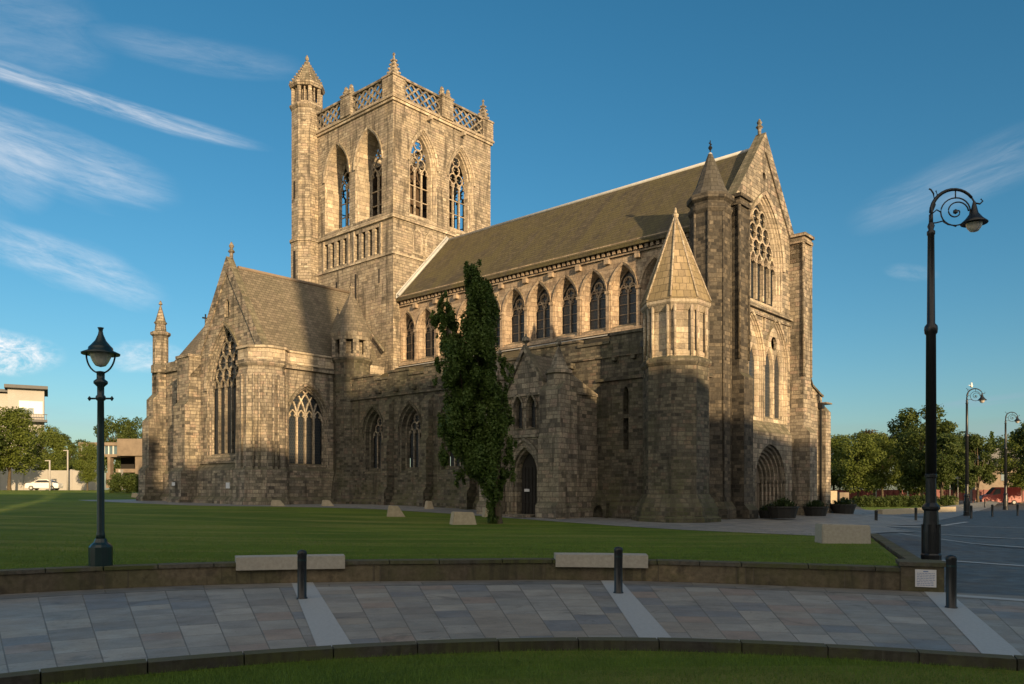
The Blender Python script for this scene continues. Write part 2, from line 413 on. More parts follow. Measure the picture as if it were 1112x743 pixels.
# ------------------------------------------------------------------ ground materials
def grassmat(name, a, b, dry, tick=1.):
    m_, t, p, o = mat(name); tc = t.new('ShaderNodeTexCoord'); P = tc.outputs['Object']
    n1 = t.noise(P, .13, 5, .65); n2 = t.noise(P, 3.2, 5, .7); n3 = t.noise(P, 45., 3, .7)
    col = t.mix(t.mr(n1, .42, .58), a, b)
    X = t.sep(P)
    sv = t.comb(t.m('MULTIPLY', X[0], .10), t.m('MULTIPLY', X[1], .9), 0.)
    col = t.mix(t.m('MULTIPLY', t.mr(t.noise(sv, 1., 5, .6, .5), .46, .68), .8), col, dry)
    col = t.mix(t.m('MULTIPLY', t.mr(n2, .3, .75), .45), col, t.mix(1., col, (.55,.6,.5), 'MULTIPLY'))
    col = t.mix(1., col, t.ramp(n3, [(.25, .6), (.8, 1.45)]), 'MULTIPLY')
    t.put(p.inputs['Base Color'], col); p.inputs['Roughness'].default_value = .9; p.inputs['Specular IOR Level'].default_value = .2
    bump(t, p, t.m('ADD', n3, t.noise(P, 160., 2)), .9, .03); return m_
M['lawn'] = grassmat('mown lawn', (.095,.165,.014), (.145,.215,.022), (.27,.27,.065))
M['blade'] = plain('grass blade', (.10,.18,.018), .7, 0, 1.5, .35, 0)

def pavemat(name, polar=True, stops=None, rw=.62, bw=.95, joint=(.035,.033,.03)):
    m_, t, p, o = mat(name); tc = t.new('ShaderNodeTexCoord'); X = t.sep(tc.outputs['Object'])
    dx = t.m('SUBTRACT', X[0], FC[0]); dy = t.m('SUBTRACT', X[1], FC[1])
    if polar:
        v = t.m('SQRT', t.m('ADD', t.m('MULTIPLY', dx, dx), t.m('MULTIPLY', dy, dy)))
        u = t.m('MULTIPLY', t.m('ARCTAN2', dx, dy), 15.5)
    else: u, v = dx, dy
    if polar == 'radial': u, v = v, u
    u0 = t.m('FLOOR', t.m('DIVIDE', v, rw))
    wn = t.new('ShaderNodeTexWhiteNoise', noise_dimensions='1D'); t.put(wn.inputs['W'], u0)
    uu = t.m('MULTIPLY', t.m('ADD', u, t.m('MULTIPLY', wn.outputs[0], 5.)), t.m('ADD', .8, t.m('MULTIPLY', wn.outputs[0], .6)))
    br = t.new('ShaderNodeTexBrick'); t.put(br.inputs['Vector'], t.comb(uu, v, 0.)); br.offset = 0.
    for k, q in (('Scale', 1.), ('Mortar Size', .012), ('Mortar Smooth', .6), ('Brick Width', bw), ('Row Height', rw)): br.inputs[k].default_value = q
    br.inputs['Color1'].default_value = (0,0,0,1); br.inputs['Color2'].default_value = (1,1,1,1); br.inputs['Mortar'].default_value = (.5,.5,.5,1)
    r0 = t.sep(br.outputs['Color'])[0]
    col = t.ramp(r0, stops, 'CONSTANT')
    P = tc.outputs['Object']
    col = t.mix(1., col, t.ramp(t.noise(P, 1.6, 6, .7), [(.25, .72), (.75, 1.25)]), 'MULTIPLY')
    col = t.mix(1., col, t.ramp(t.noise(P, 30., 4, .7), [(.25, .82), (.75, 1.16)]), 'MULTIPLY')
    sp = t.m('MAXIMUM', t.mr(t.noise(P, 7., 3, .6), .66, .72, 0, .5), t.mr(t.noise(P, .9, 6, .75, .8), .56, .66, 0, .38))
    col = t.mix(sp, col, (.03,.03,.028))
    col = t.mix(t.m('MULTIPLY', br.outputs['Fac'], .55), col, joint)
    t.put(p.inputs['Base Color'], col)
    t.put(p.inputs['Roughness'], t.ramp(t.noise(P, 2.3, 4), [(.3, .5), (.7, .72)]))
    h = t.m('ADD', t.m('MULTIPLY', br.outputs['Fac'], -1.), t.m('ADD', t.m('MULTIPLY', r0, .25), t.m('MULTIPLY', t.noise(P, 12., 5, .6), .5)))
    bump(t, p, h, .5, .012); return m_
YORK = [(0, (.225,.22,.20)), (.16, (.265,.255,.225)), (.3, (.175,.182,.185)), (.42, (.26,.235,.195)), (.55, (.235,.23,.205)), (.68, (.265,.215,.175)), (.76, (.30,.285,.245)), (.86, (.195,.185,.165)), (.93, (.33,.315,.275))]
M['york'] = pavemat('sandstone flags', 'radial', YORK, .58, .80)
M['border'] = pavemat('border flags', True, [(0, (.17,.165,.15)), (.3, (.20,.19,.165)), (.6, (.155,.16,.155)), (.8, (.21,.20,.18))], .8, 1.5)
M['plaza'] = pavemat('plaza setts', False, [(0, (.065,.068,.07)), (.3, (.085,.084,.08)), (.6, (.075,.076,.075)), (.85, (.10,.092,.08))], .4, .6)
M['path'] = pavemat('path flags', False, [(0, (.20,.205,.20)), (.35, (.235,.235,.22)), (.7, (.17,.18,.185))], .6, .9)
M['strip'] = plain('pale granite strip', (.36,.38,.38), .6, 0, 20, .15, .2)
M['wallstone'] = stone('low wall stone', [(0, (.08,.07,.05)), (.35, (.16,.13,.085)), (.6, (.25,.195,.12)), (.85, (.32,.245,.15)), (1, (.12,.105,.08))], .9, 1.5, .6, green=.2, mort=.01)
M['coping'] = stone('lichened coping', [(0, (.06,.06,.05)), (.5, (.12,.11,.09)), (1, (.19,.175,.14))], 2.5, 2.5, .6, green=.5, mort=.001)
M['kerb'] = stone('dark whin kerb', [(0, (.05,.05,.048)), (.5, (.085,.083,.075)), (1, (.13,.125,.11))], 2.5, 2.5, .6, green=.4, mort=.001)

# ------------------------------------------------------------------ terrain
def grid(b, us, vs, fn, mi=0, smooth=True):
    V = [fn(u, v) for v in vs for u in us]; n = len(us)
    F = [(j*n+i, j*n+i+1, (j+1)*n+i+1, (j+1)*n+i) for j in range(len(vs)-1) for i in range(n-1)]
    b.add(V, F, mi, smooth)
def seq(a, b_, n): return [a+(b_-a)*i/(n-1) for i in range(n)]
g = B()
def gfn(X, Y):
    r = math.hypot(X-5, Y-45); f = sstep(r, 150, 185)
    hh = (lawn_h(X, Y)-.03) if X < 5 else .0
    return (X, Y, -.35 + (hh+.33)*f - .0)
axv = sorted(set([-1500, -900, -500, -330] + [round(x) for x in seq(-260, 280, 55)] + [380, 600, 1000, 1500]))
grid(g, axv, sorted(set([-400, -200, -150] + [round(x) for x in seq(-140, 260, 41)] + [320, 450, 700, 1100, 1800])), gfn)
struct('ground', g, M['hill'], recalc=False)

# the lawn between the low wall and the church
g = B()
ths = [R(a) for a in seq(-75, 20.3, 110)]; fr_ = [f**2.2 for f in seq(0, 1, 70)]
def lfn(th, f):
    r0_ = rwall(th) + .30
    # the right-hand rim follows the plaza
    r1_ = 190.
    if th > R(-3): r1_ = lerp(math.degrees(th), [(-3, 120), (3, 60), (9, 47), (14, 39.5), (20.4, 33.0)])
    r = r0_ + (r1_-r0_)*f; X, Y = pol(th, r)
    return (X, Y, lawn_h(X, Y))
grid(g, ths, fr_, lfn)
struct('lawn', g, M['lawn'], recalc=False)
# curved walk, border course, plaza, near lawn
g = B(); grid(g, [R(a) for a in seq(-80, 60, 100)], [0, 1], lambda th, f: (*pol(th, rkerb(th)-.02 + (rwall(th)-.78-rkerb(th)+.02)*f), 0.), 0, False)
struct('walkway', g, M['york'], recalc=False)
g = B(); grid(g, [R(a) for a in seq(-80, 60, 100)], [0, 1], lambda th, f: (*pol(th, rwall(th)-.78 + .85*f), .004 if f else .004), 0, False)
struct('walkway_border', g, M['border'], recalc=False)
g = B()
def pfn(a, r):
    th = R(a); X, Y = pol(th, r); return (X, Y, plaza_h(X, Y) - .006)
grid(g, seq(20.0, 75, 90), [18, 18.5] + list(seq(19.5, 60, 60)) + [70, 90, 120, 170], pfn)
struct('plaza', g, M['plaza'], recalc=False)
g = B(); grid(g, [R(a) for a in seq(-180, 180, 120)], [0, .5, .85, 1], lambda th, f: (*pol(th, max(.1, (rkerb(max(min(th, R(75)), R(-75)))-.26)*f)), -.10), 0, False)
struct('near_lawn', g, M['lawn'], recalc=False)
g = B(); grid(g, seq(-120, 120, 40), seq(-160, -12, 20), lambda X, Y: (X, Y, -.06), 0, False); struct('rear_street', g, M['plaza'], recalc=False)
# kerb of the near lawn
def arcbar(b, t0, t1, n, rf, w_, z0, z1, mi=0, zf=None):
    prev = None; V = []; F = []
    for i in range(n+1):
        th = R(t0 + (t1-t0)*i/n); r = rf(th); zz = zf(th) if zf else 0
        for rr, z in ((r, z0), (r, z1+zz), (r+w_, z1+zz), (r+w_, z0)): V.append((*pol(th, rr), z))
    for i in range(n):
        for k in range(4): F.append((i*4+k, (i+1)*4+k, (i+1)*4+(k+1) % 4, i*4+(k+1) % 4))
    F += [(0,1,2,3), (n*4+3, n*4+2, n*4+1, n*4)]
    b.add(V, F, mi)
g = B()
for k in range(-78, 58, 5): arcbar(g, k+.04, k+4.96, 5, lambda th: rkerb(th)-.26, .24, -.3, .035+random.uniform(-.006, .006))
struct('kerb', g, M['kerb'])
def radial(b, a, r0, r1, w_, z):
    th = R(a); c = (math.cos(th)*w_/2, -math.sin(th)*w_/2); p0, p1 = pol(th, r0), pol(th, r1)
    b.add([(p0[0]-c[0], p0[1]-c[1], z), (p0[0]+c[0], p0[1]+c[1], z), (p1[0]+c[0], p1[1]+c[1], z), (p1[0]-c[0], p1[1]-c[1], z)], [(0,1,2,3)])
g = B()
for a in (-57, -37.5, -17.8, 2.0, 21.6, 41): radial(g, a, rkerb(R(a))-.0, rwall(R(a))-.03, .44, .009)
struct('walkway_strips', g, M['strip'], recalc=False)
g = B()
def flatstrip(b, p0, p1, w_, z):
    dx, dy = p1[0]-p0[0], p1[1]-p0[1]; l = math.hypot(dx, dy); nx, ny = -dy/l*w_/2, dx/l*w_/2; n = max(2, int(l/2)); V = []
    for i in range(n+1):
        x, y = p0[0]+dx*i/n, p0[1]+dy*i/n
        for s_ in (-1, 1): V.append((x+s_*nx, y+s_*ny, plaza_h(x+s_*nx, y+s_*ny)+z))
    b.add(V, [(2*i, 2*i+2, 2*i+3, 2*i+1) for i in range(n)])
def gp(u, v, z=0.): Y = (2.0-z)*870/(v-532); return ((u-556)/870*Y, Y)
for a, b_ in (((962, 580), (1050, 567)), ((1000, 570.5), (1250, 577)), ((975, 590), (1250, 601)), ((1022, 608.5), (1260, 625)), ((960, 582), (1250, 588)), ((1024, 646), (1250, 662))):
    flatstrip(g, gp(*a), gp(*b_), .30, .006)
struct('plaza_strips', g, M['strip'], recalc=False)
# pale paving in front of the west door, and the path round the church
def hpath(X, Y):
    k = sstep(edge_d(X, Y), -.6, .6)*(1-sstep(LOC(X, Y)[1], 0, 4)); return lawn_h(X, Y)*(1-k) + plaza_h(X, Y)*k + .014
pl = [(-17.9, -10.8), (-17.3, -5), (-15.8, 1), (-15.2, 5), (-14.9, 11), (-15.4, 17), (-17.6, 22), (-19.6, 25.5), (-20.5, 30), (-20.5, 40), (-19.6, 50)]
g = B()
def f1(f, y):
    x0 = float(np.interp(y, [p_[1] for p_ in pl], [p_[0] for p_ in pl])); x = x0 + ((-9.5 if y < 24 else -8)-x0)*f; X, Y = W(x, y); return (X, Y, hpath(X, Y))
grid(g, seq(0, 1, 14), seq(-10.8, 50, 120), f1); struct('church_path', g, M['path'], recalc=False)
g = B()
def f2(x, f):
    ys = float(np.interp(x, [-9.5, -6.7, 8, 40, 90], [-10.0, -8.7, -7, -3, 4])); ye = 1. if x < 10 else float(np.interp(x, [10, 12, 17, 28, 45, 90], [1, 2, 2.6, 1.8, 1.8, 4])); X, Y = W(x, ys+(ye-ys)*f); return (X, Y, hpath(X, Y))
grid(g, seq(-9.5, 90, 120), seq(0, 1, 20), f2); struct('forecourt', g, M['path'], recalc=False)
# grass blades where the lawn is close enough to show them
def blades(name, pts, hmin, hmax, wd):
    n = len(pts); P = np.array(pts, dtype=np.float32); a = rng.uniform(0, 6.283, n); h = rng.uniform(hmin, hmax, n); l = rng.uniform(0, .7, n)*h; la = rng.uniform(0, 6.283, n)
    dx, dy = np.cos(a)*wd, np.sin(a)*wd
    V = np.zeros((n, 3, 3), np.float32)
    V[:, 0] = P; V[:, 0, 0] -= dx; V[:, 0, 1] -= dy; V[:, 1] = P; V[:, 1, 0] += dx; V[:, 1, 1] += dy
    V[:, 2] = P; V[:, 2, 0] += np.cos(la)*l; V[:, 2, 1] += np.sin(la)*l; V[:, 2, 2] += h
    me = bpy.data.meshes.new(name); me.vertices.add(n*3); me.vertices.foreach_set('co', V.ravel()); me.loops.add(n*3); me.polygons.add(n)
    me.loops.foreach_set('vertex_index', np.arange(n*3, dtype=np.int32)); me.polygons.foreach_set('loop_start', np.arange(0, n*3, 3, dtype=np.int32))
    me.polygons.foreach_set('loop_total', np.full(n, 3, np.int32)); me.update(); me.validate()
    me.materials.append(M['blade']); ob = bpy.data.objects.new(name, me); COL.objects.link(ob); ob['kind'] = 'stuff'; return ob
pts = []
while len(pts) < 70000:
    a = random.uniform(-42, 42); r = rkerb(R(a)) - .27 - abs(random.gauss(0, 1))*1.5
    if r > 8: pts.append((*pol(R(a), r), -.105))
o = blades('near_grass', pts, .025, .06, .0035); o['label'] = 'short mown grass in front of the curved walk'; o['category'] = 'grass'
pts = []
while len(pts) < 110000:
    a = random.uniform(-40, 20); r = rwall(R(a)) + .42 + abs(random.gauss(0, 1))*6
    X, Y = pol(R(a), r); pts.append((X, Y, lawn_h(X, Y)-.005))
o = blades('lawn_grass', pts, .02, .055, .006); o['label'] = 'mown grass of the lawn behind the low wall'; o['category'] = 'grass'

# ------------------------------------------------------------------ low wall, benches, end pier
t_ = thing('low_wall', 'long curved low stone retaining wall along the walkway', 'wall', (0, 0, 0))
b = B(); arcbar(b, -72, 20.2, 110, lambda th: rwall(th), .36, -.2, .375); part('wall_face', b, M['wallstone'], t_)
b = B()
a = -72.
while a < 20:
    l = random.uniform(2.6, 4.2); e_ = min(a+l, 20.2); arcbar(b, a+.03, e_-.03, 6, lambda th: rwall(th)-.035, .43, .378, .455+random.uniform(-.006, .006)); a = e_
part('coping', b, M['coping'], t_)
for t0, t1, lab in ((-21.7, -15.2, 'long pale stone bench slab on the low wall, right of the globe lamp'), (-1.6, 4.4, 'pale stone bench slab on the low wall, in front of the tall narrow tree')):
    b = B(); arcbar(b, t0, t1, 10, lambda th: rwall(th)-.10, .55, .30, .575)
    tag(part('stone_bench', b, M['bench']), lab, 'bench', 'stone benches on the low wall')
t_ = thing('end_pier', 'stone pier with white notice closing the right end of the low wall', 'pier', (8.18, 15.95, 0), R(-21))
b = B(); b.box(-.42, .34, -.3, .4, -.1, .50); part('pier_block', b, M['wallstone'], t_)
b = B(); b.box(-.46, .38, -.34, .44, .503, .58); part('pier_cap', b, M['coping'], t_)
nb = B(); nb.box(-.17, .20, -.325, -.302, .10, .44); nbo = part('notice_panel', nb, M['paper'], t_)
b = B(); rr = random.Random(3)
for i in range(9):
    z = .395 - i*.033; x = -.14
    if i == 0: b.box(-.03, .06, -.3275, -.3255, z, z+.018); continue
    while x < .15:
        l = rr.uniform(.02, .06); b.box(x, min(x+l, .175), -.3275, -.3255, z, z+.010); x += l+.012
part('notice_text', b, M['bluetext'], nbo)
# kerb stones running from the pier towards the church, retaining the lawn
b = B()
P0, P1 = (8.35, 16.2), (12.75, 28.3); n = 9
for i in range(n):
    f0, f1 = i/n, (i+1)/n - .006
    q = [(P0[0]+(P1[0]-P0[0])*f, P0[1]+(P1[1]-P0[1])*f) for f in (f0, f1)]
    dx, dy = P1[0]-P0[0], P1[1]-P0[1]; l = math.hypot(dx, dy); nx, ny = -dy/l*.16, dx/l*.16
    z = [lawn_h(*q[0])+.03, lawn_h(*q[1])+.03]
    V = [(q[k][0]+s_*nx, q[k][1]+s_*ny, zz) for k in (0, 1) for s_ in (-1, 1) for zz in (-.2, z[k])]
    b.add(V, [(0,1,3,2), (4,6,7,5), (1,5,7,3), (0,4,5,1), (2,3,7,6)])
tag(part('edging_wall', b, M['coping']), 'low stone edging from the end pier back to the church path', 'wall')

# ------------------------------------------------------------------ gothic pieces
def arch(cx, w_, z0, zs, za, o=0., n=7, ob=None):
    """closed pointed-arch outline, inset by o (sill inset ob)"""
    a = w_/2 - o; h = za - zs - o*1.15; z0 = z0 + (o if ob is None else ob)
    Rr = (a*a + h*h)/(2*a)
    pts = [(cx-a, z0), (cx+a, z0), (cx+a, zs)]
    th = math.atan2(h, Rr-a) if Rr > a else math.pi/2
    th = math.asin(min(1, h/Rr)) if Rr >= a else math.pi - math.asin(min(1, h/Rr))
    for i in range(1, n): q = th*i/n; pts.append((cx+a-Rr+Rr*math.cos(q), zs+Rr*math.sin(q)))
    pts.append((cx, zs+h))
    for i in range(n-1, 0, -1): q = th*i/n; pts.append((cx-a+Rr-Rr*math.cos(q), zs+Rr*math.sin(q)))
    pts.append((cx-a, zs)); return pts
def inside(A, x, z):
    c = False; j = len(A)-1
    for i in range(len(A)):
        if (A[i][1] > z) != (A[j][1] > z) and x < (A[j][0]-A[i][0])*(z-A[i][1])/(A[j][1]-A[i][1])+A[i][0]: c = not c
        j = i
    return c
def moulded(b, Fm, cx, w_, z0, zs, za, prof, mi=0):
    """sweep [(inset, depth)] round the arch"""
    for (o0, d0), (o1, d1) in zip(prof, prof[1:]):
        b.loft(arch(cx, w_, z0, zs, za, o0), d0, arch(cx, w_, z0, zs, za, o1), d1, Fm, True, mi)
def hood(b, Fm, cx, w_, zs, za, out=.14, th=.10, mi=0):
    A = arch(cx, w_, 0, zs, za, .0)[2:]; Bo = arch(cx, w_, 0, zs, za, -out)[2:]
    b.loft(A, -.003, A, -th*.6, Fm, False, mi); b.loft(A, -th*.6, Bo, -th, Fm, False, mi); b.loft(Bo, -th, Bo, 0, Fm, False, mi)
def arc(cx, cz, r, a0, a1, n=10): return [(cx+r*math.cos(R(a0+(a1-a0)*i/n)), cz+r*math.sin(R(a0+(a1-a0)*i/n))) for i in range(n+1)]
def clipped(b, A, pts, wd, Fm, d0, d1):
    run = []
    for q in pts:
        if inside(A, *q): run.append(q)
        else:
            if len(run) > 1: b.strip(run, wd, Fm, d0, d1)
            run = []
    if len(run) > 1: b.strip(run, wd, Fm, d0, d1)
def tracery(b, Fm, cx, w_, z0, zs, za, lights, d, th=.12, bar=.11, style='net', trans=0):
    A = arch(cx, w_+.03, z0-.02, zs, za+.03, 0, 14)
    st = w_/lights; d0, d1 = d-th/2, d+th/2
    for i in range(1, lights):
        b.strip([(cx-w_/2+st*i, z0), (cx-w_/2+st*i, zs+st*.1)], bar, Fm, d0-.01*i, d1)
    for i in range(lights):                            # heads of the lights
        c = cx-w_/2+st*(i+.5); P = arch(c, st, zs-.2, zs-.05, zs+st*.85, 0, 6)[2:]
        clipped(b, A, P, bar*.8, Fm, d0+.01, d1)
        for s_ in (-1, 1):                              # cusps
            P = [(c+s_*st*.46, zs+st*.12), (c+s_*st*.22, zs+st*.22), (c+s_*st*.30, zs+st*.45)]
            clipped(b, A, P, bar*.5, Fm, d0+.03, d1)
    if style == 'net':                                  # reticulated head
        rh = st*.8; z = zs+st*.95; k = 1
        while z < za:
            m = lights-k; 
            for i in range(m if m > 0 else 1):
                c = cx + (i-(max(m, 1)-1)/2)*st
                P = []
                for q in range(17):
                    a_ = math.pi*2*q/16; rr_ = st*.5; P.append((c+rr_*math.sin(a_)*(1-.12*math.cos(2*a_)), z+.18*st+rh*.72*-math.cos(a_)))
                clipped(b, A, P, bar*.75, Fm, d0+.02, d1)
                if st > .35:
                    for s_ in (-1, 1): clipped(b, A, [(c+s_*st*.42, z+.18*st), (c+s_*st*.16, z+.18*st)], bar*.5, Fm, d0+.03, d1)
            z += st*1.02; k += 1
    elif style == 'cross':
        Rr = w_*.95
        for i in range(1, lights):
            x = cx-w_/2+st*i
            clipped(b, A, arc(x-Rr, zs, Rr, 0, 75, 14), bar*.8, Fm, d0+.015, d1)
            clipped(b, A, arc(x+Rr, zs, Rr, 180, 105, 14), bar*.8, Fm, d0+.02, d1)
    elif style == 'rose':
        rc = w_*.22; zc = zs+(za-zs)*.52
        b.strip(arc(cx, zc, rc, 0, 360, 20), bar*.8, Fm, d0+.01, d1)
        for i in range(4): b.strip(arc(cx+rc*.5*math.cos(R(90*i)), zc+rc*.5*math.sin(R(90*i)), rc*.38, 90*i-120, 90*i+120, 7), bar*.45, Fm, d0+.03, d1)
        for s_ in (-1, 1):
            clipped(b, A, arc(cx+s_*w_*.25, zs+w_*.06, w_*.24, 90-s_*80, 90+s_*100, 10), bar*.8, Fm, d0+.02, d1)
    for k in range(trans):
        z = z0 + (zs-z0)*(k+1)/(trans+1)+.1
        b.strip([(cx-w_/2, z), (cx+w_/2, z)], bar*.55, Fm, d0+.035, d1)
def pane(b, Fm, cx, w_, z0, zs, za, d):
    A = arch(cx, w_+.06, z0-.03, zs, za+.03, 0, 8); b.add([Fm(s, z, d) for s, z in A], [tuple(range(len(A)))])

church = thing('abbey_church', 'large medieval sandstone abbey church with square tower and steep nave roof', 'church', (OX, OY, 0), ROT)

# ============================ TOWER ============================
TX0, TX1, TY0, TY1, TZ = -5.5, 5.3, 27.0, 38.0, 31.95
tw = B(); TS = B()                                     # walls / smooth-dressed reveals
tower_tr = []
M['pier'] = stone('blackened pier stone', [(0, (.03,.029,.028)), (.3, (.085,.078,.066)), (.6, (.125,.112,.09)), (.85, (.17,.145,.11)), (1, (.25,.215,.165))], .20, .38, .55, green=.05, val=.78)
def belfry(Fm, s0, s1, cs, wdt, deep, slots=False):
    holes = [arch(c, wdt, 23.25, 27.5, 30.3, 0) for c in cs]
    if slots:                                           # arcade of narrow slots under the string
        for c in cs:
            for k in range(4): x = c-1.30+k*.84; holes.append([(x, 20.3), (x+.48, 20.3), (x+.48, 22.35), (x, 22.35)])
    else: pass
    tw.slab([(s0, 5), (s1, 5), (s1, TZ), (s0, TZ)], holes, 0, 1.0, Fm)
    for c in cs:
        P = [(0, 0), (.09, .02), (.12, .12), (.22, .14), (.26, .30), (.34, .33), (.38, .72), (.39, .74)] if deep < 1.3 else [(0, 0), (.05, .12), (.12, .14), (.26, deep-.35), (.32, deep-.25), (.33, deep-.2)]
        b_ = TS; moulded(b_, Fm, c, wdt, 23.25, 27.5, 30.3, P)
        hood(b_, Fm, c, wdt, 27.5, 30.3, .16, .12)
        tb = B(); ins = P[-2][0]
        tracery(tb, Fm, c, wdt-2*ins, 23.25+ins, 27.0, 30.3-ins*1.15, 3, P[-1][1]-.10, .13, .115, 'net', 2)
        tower_tr.append(tb)
belfry(frN(TX0), TY0, TY1, (30.0, 34.1), 3.3, 1.7, True)
belfry(frW(TY0), TX0+1.0, TX1-1.0, (-2.45, 1.75), 2.9, 1.0)
belfry(frS(TX1), TY0, TY1, (30.0, 34.1), 2.9, 1.0)
belfry(frE(TY1), TX0+1.0, TX1-1.0, (-2.45, 1.75), 2.9, 1.0)
# corner strips of the west and east walls beyond the slab ends are closed by the north/south slabs
tw.box(TX0+1, TX1-1, TY0+1, TY1-1, 22.2, 22.6)          # belfry floor
tower = part('tower', tw, M['tower'], church)
bf = B()  # dark timber frame, added inside to darken the belfry openings
for x in (TX0+2.6, TX0+4.4, TX1-4.4, TX1-2.6): bf.box(x-.15, x+.15, TY0+2.4, TY1-2.4, 22.6, 28.4)
for z in (23.4, 25.2, 27.0, 28.1): bf.box(TX0+2.3, TX1-2.3, TY0+2.2, TY1-2.2, z, z+.35)
for y in (TY0+2.6, TY0+4.6, TY1-4.6, TY1-2.6): bf.box(TX0+2.4, TX1-2.4, y-.12, y+.12, 22.6, 28.45)
part('added_bell_frame', bf, M['wood'], tower)
# strings, cornice
def band(b, x0, x1, y0, y1, z0, z1, out):               # ring round a rectangle
    b.box(x0-out, x1+out, y0-out, y0+.05, z0, z1); b.box(x0-out, x1+out, y1-.05, y1+out, z0, z1)
    b.box(x0-out, x0+.05, y0+.05, y1-.05, z0, z1); b.box(x1-.05, x1+out, y0+.05, y1-.05, z0, z1)
band(TS, TX0, TX1, TY0, TY1, 22.72, 22.98, .16); band(TS, TX0, TX1, TY0, TY1, 19.95, 20.1, .10)
band(TS, TX0, TX1, TY0, TY1, 31.6, 31.8, .14); band(TS, TX0, TX1, TY0, TY1, 31.803, 31.98, .24)
for c in (30.0, 34.1):                                   # framed slot panel, north face
    for x in (c-1.62, c+1.78): TS.box(TX0-.08, TX0+.02, x-.08, x+.08, 20.1, 22.6)
# blocked twin arches on the west face
for c in (-3.05, -1.75): 
    moulded(TS, frW(TY0), c, 1.05, 20.4, 21.7, 22.45, [(0, -.003), (.0, -.06), (.14, -.06), (.2, .02)])
for c in (-2.0, 1.75): 
    TS.box(c-.1, c+.1, TY0-.5, TY0, 31.2, 31.5)
part('dressings', TS, M['warm'], tower)
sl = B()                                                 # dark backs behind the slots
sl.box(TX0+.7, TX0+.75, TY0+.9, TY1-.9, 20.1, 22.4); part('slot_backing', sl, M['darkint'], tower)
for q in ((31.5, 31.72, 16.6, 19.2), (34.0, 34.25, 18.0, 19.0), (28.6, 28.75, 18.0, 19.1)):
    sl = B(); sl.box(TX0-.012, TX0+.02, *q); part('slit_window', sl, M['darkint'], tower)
for tb in tower_tr: part('window_tracery', tb, M['warm'], tower)
# parapet of pierced lozenges between solid piers
def pierced(b, Fm, s0, s1, z0, z1):
    b.strip([(s0, z0+.08), (s1, z0+.08)], .16, Fm, -.12, .12); b.strip([(s0, z1-.09), (s1, z1-.09)], .18, Fm, -.17, .17)
    n = max(2, round((s1-s0)/.76)); st = (s1-s0)/n; za, zb = z0+.16, z1-.18; zm = (za+zb)/2
    for i in range(n):
        a = s0+st*i
        for row in range(2):
            q0, q1 = (za, zm) if row == 0 else (zm, zb)
            b.strip([(a, q0), (a+st, q1)], .13, Fm, -.08+.004*row, .08); b.strip([(a+st, q0), (a, q1)], .13, Fm, -.07+.004*row, .09)
par = B(); z0_, z1_ = 31.952, 33.62
def crocket_pinnacle(b, x, y, z, h, r, mi=0):
    b.rev([(r*1.25, z), (r*1.25, z+.12), (r, z+.16), (.05, z+h), (.10, z+h+.08), (.10, z+h+.2), (.02, z+h+.3)], (x, y), 4, R(45), mi)
    for k in range(4):
        a = R(45+90*k)
        for i in range(4):
            f = (i+.6)/4.6; rr_ = r*(1-f)+.05*f; cz = z+.16+(h-.2)*f; q = .075
            cx_, cy_ = x+math.cos(a)*(rr_+.03), y+math.sin(a)*(rr_+.03); b.box(cx_-q, cx_+q, cy_-q, cy_+q, cz-q*.8, cz+q)
for (x, y) in ((TX0+.45, TY0+.45), (TX1-.45, TY0+.45), (TX1-.45, TY1-.45)):
    piers = B(); piers.box(x-.62, x+.62, y-.62, y+.62, z0_, 33.47); piers.box(x-.68, x+.68, y-.68, y+.68, 33.473, 33.62); part('parapet_pier', piers, M['tower'], tower)
    pb = B(); crocket_pinnacle(pb, x, y, 33.62, 1.65, .46); part('pinnacle', pb, M['tower'], tower)
mx, my = (TX0+TX1)/2, (TY0+TY1)/2
for (x, y, ax) in ((mx, TY0, 0), (mx, TY1, 0), (TX0, my, 1), (TX1, my, 1)):
    a_, b_2 = (.62, .36) if ax == 0 else (.36, .62)
    piers = B(); piers.box(x-a_, x+a_, y-b_2, y+b_2, z0_, 33.57); piers.box(x-a_-.06, x+a_+.06, y-b_2-.06, y+b_2+.06, 33.573, 33.72); part('parapet_pier', piers, M['tower'], tower)
    pb = B()
    for s_ in (-1, 1):
        px_, py_ = (x+s_*.34, y) if ax == 0 else (x, y+s_*.34)
        pb.rev([(.24, 33.72), (.26, 33.87), (.18, 34.02), (.24, 34.14), (.15, 34.27), (.16, 34.4), (.03, 34.54)], (px_, py_), 6)
        pb.box(px_-.28, px_+.28, py_-.09, py_+.09, 33.9, 34.02)
    part('pinnacle', pb, M['tower'], tower)
for Fm, a, b_2, m_ in ((frN(TX0), TY0, TY1, my), (frW(TY0), TX0, TX1, mx), (frS(TX1), TY0, TY1, my), (frE(TY1), TX0, TX1, mx)):
    pierced(par, Fm, a+1.1, m_-.6, z0_, z1_); pierced(par, Fm, m_+.6, b_2-1.1, z0_, z1_)
part('parapet', par, M['mid'], tower)
